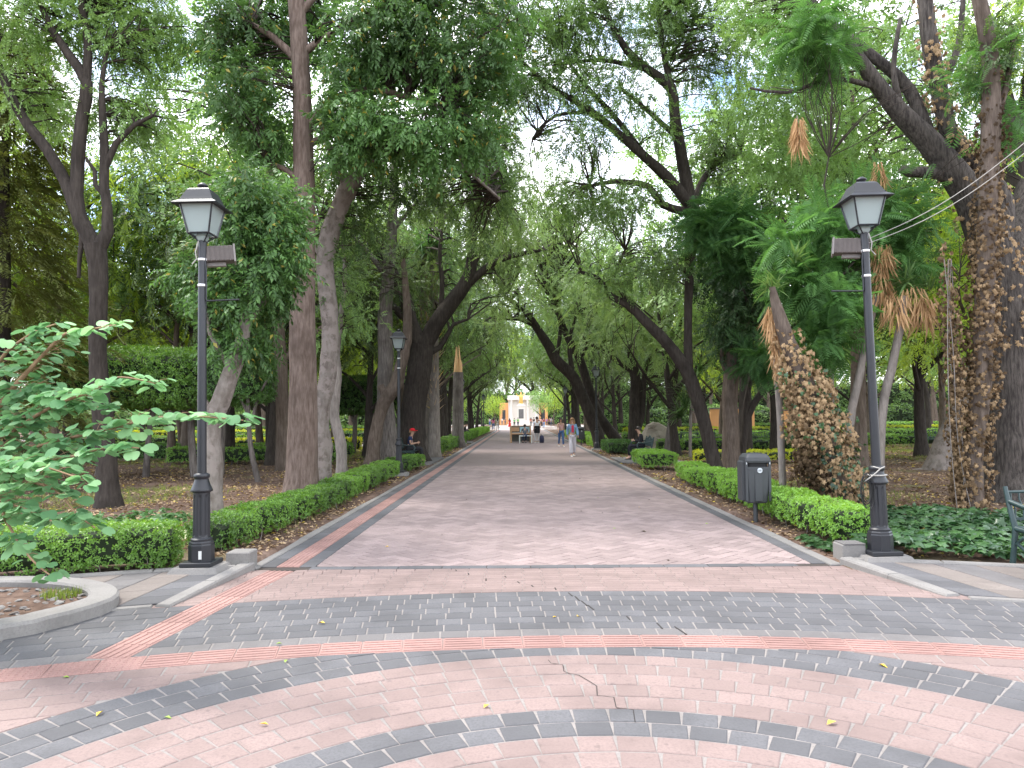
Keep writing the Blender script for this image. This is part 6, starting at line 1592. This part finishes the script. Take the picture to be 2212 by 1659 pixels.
    if dress is None:
        N = []; E = []; ix = {}
        add('pel', (.135,.105), None, tuple(Vector(J['pel'])+Vector((0,0,.03))))
        for k in 'lr':
            add('hp'+k, .10, 'pel'); add('tg'+k, .088+flare*.25, 'hp'+k, L('hp'+k,'kn'+k,.45)); add('kn'+k, .066+flare*.6, 'tg'+k); add('cf'+k, .058+flare*.9, 'kn'+k, L('kn'+k,'an'+k,.45)); add('hm'+k, .048+flare, 'cf'+k, L('kn'+k,'an'+k,.92))
        skinned('trousers', N, E, 0, cloth(trousers), root, 1)
    else:
        p = Vector(J['pel']); mb = MB(); mb.lathe([(.115,.16),(.15,.02),(.19,-.25),(.23,-.52)], 14, tuple(p)); mb.build('skirt', cloth(dress), root)
    for k in 'lr':
        a, t = Vector(J['an'+k]), Vector(J['to'+k]); h_ = a+(a-t).normalized()*.06; mb = MB()
        b0 = Vector((h_.x, h_.y, max(0, t.z-.035))); b1 = Vector((t.x, t.y-.05, max(0, t.z-.035)))
        rings = []
        for (q, w, zz) in ((0,.028,.06),(.25,.038,.085),(.6,.045,.06),(.88,.04,.04),(1,.022,.025)):
            c = b0.lerp(b1, q); rings.append([c+Vector((-w,0,0)), c+Vector((w,0,0)), c+Vector((w*.9,0,zz*.7)), c+Vector((0,0,zz)), c+Vector((-w*.9,0,zz*.7))])
        mb.loft(rings); mb.build('shoe', shoes, root)
    return root
def at_px(x, feet_y): g = G(x, feet_y); return g.x, g.y
DENIM, JEAN = (.20,.32,.48), (.07,.14,.30)
x, y = at_px(1237, 986)
person('woman in denim jacket, red top and loose pale trousers walking towards the camera', x, y, R(4), 'walk', 1, DENIM, (.55,.52,.56), 'long', 'hair_fair', True, 'shoe_white', 1.64, flare=.035, near=True, jacket=(.55,.05,.09))
x, y = at_px(1212, 965)
person('woman in pink top and blue jeans walking just behind the woman in denim', x, y, R(10), 'walk', -1, (.60,.36,.36), JEAN, 'none', 'hair_dark', True, 'shoe_white', 1.63, near=True)
person('man in red cap and navy shirt seated on the left bench with a phone', -3.98, 27.2, R(90), 'sit', top=(.03,.045,.11), trousers=(.03,.03,.035), sleeves='short', hair='hair_fair', cap=(.60,.02,.03), near=True, z=.05)
person('man in black seated on the bench at the right path edge', 4.55, 27.8, R(-90), 'sit', top=(.018,.018,.022), trousers=(.02,.02,.025), sleeves='long', z=.05, near=True)
g = P(1128, 955, 49)
person('pianist in grey shirt seated with back to the camera at the piano', g.x+.18, g.y-.36, R(184), 'piano', top=(.13,.14,.16), trousers=(.05,.07,.12), z=-.02)
person('man in white shirt with dark jacket round his waist standing beside the pianist', g.x+.98, g.y-.25, R(195), 'stand', top=(.78,.78,.80), trousers=(.5,.48,.5), dress=None, h=1.72, shoes='shoe_white')
wrap = bpy.data.objects[[o.name for o in bpy.data.objects if o.name.startswith('person')][-1]]
mb = MB(); mb.lathe([(.17,.16),(.185,.05),(.20,-.18),(.19,-.30)], 14, (0,0,.93)); mb.build('tied_jacket', cloth((.015,.015,.018)), wrap)
root = empty('backpack', (g.x+1.30, g.y-.15, 0), R(20)); tag(root, 'dark backpack standing on the ground beside the piano', 'backpack')
mb = MB(); rr_ = [[(math.cos(a)*w, math.sin(a)*w*.6, zz) for a in (2*PI*i/12 for i in range(12))] for (w, zz) in ((.12,0),(.16,.08),(.17,.28),(.14,.44),(.05,.50))]; mb.loft(rr_); mb.build('bag', cloth((.05,.05,.09)), root)
mb = MB(); mb.lathe([(.08,0),(.09,.06),(.08,.12)], 8, (0,-.10,.1)); mb.build('pocket', cloth((.05,.05,.09)), root)
mb = MB(); mb.tube([(-.04,.05,.46),(-.03,.05,.55),(.03,.05,.55),(.04,.05,.46)], .012, 5); mb.build('handle', cloth((.03,.03,.04)), root)
far = [ # x, feet y in the frame, label, pose, top, trousers, extra
 (1065.5,930,'woman in pink top and blue jeans strolling at the left path edge','walk',(.62,.16,.30),JEAN,dict(long_hair=True)),
 (1075.2,930.8,'woman in grey clothes walking beside the one in pink on the left','walk',(.42,.44,.40),(.42,.42,.42),dict(long_hair=True)),
 (1058,920,'person with blue bag at the far left path edge','stand',(.60,.64,.75),(.10,.18,.4),{}),
 (1084.8,919.2,'man in white shirt walking far down the path','walk',(.75,.75,.74),(.2,.2,.22),{}),
 (1091.5,919.2,'person in dark clothes far left of the woman in red','stand',(.2,.13,.15),(.1,.1,.14),{}),
 (1101.2,927.8,'woman in a long red dress on the path','stand',(.55,.03,.03),None,dict(dress=(.55,.03,.03),long_hair=True)),
 (1111.3,922.8,'left of two people in bright green shirts','stand',(.04,.40,.10),(.02,.02,.02),{}),
 (1119,922.8,'right of two people in bright green shirts, with a backpack','stand',(.05,.42,.08),(.07,.08,.12),{}),
 (1147,921.5,'person with reddish hair behind the piano group','stand',(.45,.10,.05),(.1,.1,.1),dict(long_hair=True)),
 (1153.3,924.8,'person in black top and light jeans right of the piano','walk',(.02,.02,.03),(.35,.4,.5),{}),
 (1162.2,931.5,'person in charcoal clothes walking on the path','walk',(.08,.08,.10),(.04,.04,.05),{}),
 (1168.2,921.5,'person in pale pink shirt in the distant crowd','stand',(.65,.38,.34),(.06,.05,.05),{}),
 (1174.9,925.6,'person in wine top and blue jeans in the distant crowd','walk',(.25,.06,.10),(.2,.3,.5),{}),
 (1181,920.5,'person in purple top in the distant crowd','stand',(.42,.12,.55),(.12,.12,.15),{}),
 (1134.7,917.5,'person in purple standing before the monument','stand',(.35,.10,.32),(.1,.1,.1),{}),
 (1139.8,917.5,'person in olive standing before the monument','stand',(.22,.24,.12),(.1,.1,.1),{}),
 (1148.5,917.5,'person in black standing before the monument','stand',(.02,.02,.02),(.05,.05,.05),{}),
 (1187,920.5,'person in dark red at the right end of the crowd','stand',(.2,.04,.05),(.05,.05,.06),{}),
 (1191,922,'person in grey at the right end of the crowd','stand',(.3,.3,.32),(.1,.1,.12),{}),
]
for i, (px, fy, lb, po, tp, tr, ex) in enumerate(far):
    x, y = at_px(px+14*(1 if px > 1060 else 0)*0, fy); person(lb, x, y, R(random.choice([0,10,-15,170,190,180])), po, 1 if i % 2 else -1, tp, tr or (.1,.1,.1), 'short', h=random.uniform(1.58,1.74), group='people strolling at the far end of the path', **ex)
person('dark-clothed person seated in the left avenue', -4.2, 58, R(90), 'sit', top=(.02,.02,.025), trousers=(.03,.03,.04), sleeves='long', z=.05)

# ------------------------------------------------------------------ tell apart the members of each group of look-alike trees and hedges
ORD = ['leftmost','second','third','fourth','fifth','sixth','seventh','eighth','ninth','tenth','eleventh','twelfth']
byl = {}
for o in COL.objects:
    if o.parent is None and o.get('category') in ('tree', 'hedge') and o.get('label'): byl.setdefault(o['label'], []).append(o)
for lb, obs in byl.items():
    if len(obs) < 2: continue
    if lb.startswith('one of'): lb = lb.replace('one of the low clipped hedges', 'low clipped hedge')
    obs.sort(key=lambda o: (o.location.x-CAMP.x)/o.location.y)
    for i, o in enumerate(obs):
        w = 'leftmost' if i == 0 else ('rightmost' if i == len(obs)-1 else ORD[i]+' from the left')
        o['label'] = f'{lb}, {w}'

byl = {}
for o in COL.objects:
    if o.parent is None and o.get('category') == 'leaf': byl.setdefault(o['label'], []).append(o)
for lb, obs in byl.items():
    obs.sort(key=lambda o: o.location.y)
    for i, o in enumerate(obs): o['label'] = f"{lb}, {'nearest' if i == 0 else ('farthest' if i == len(obs)-1 else ORD[i]+' nearest')} to the camera"
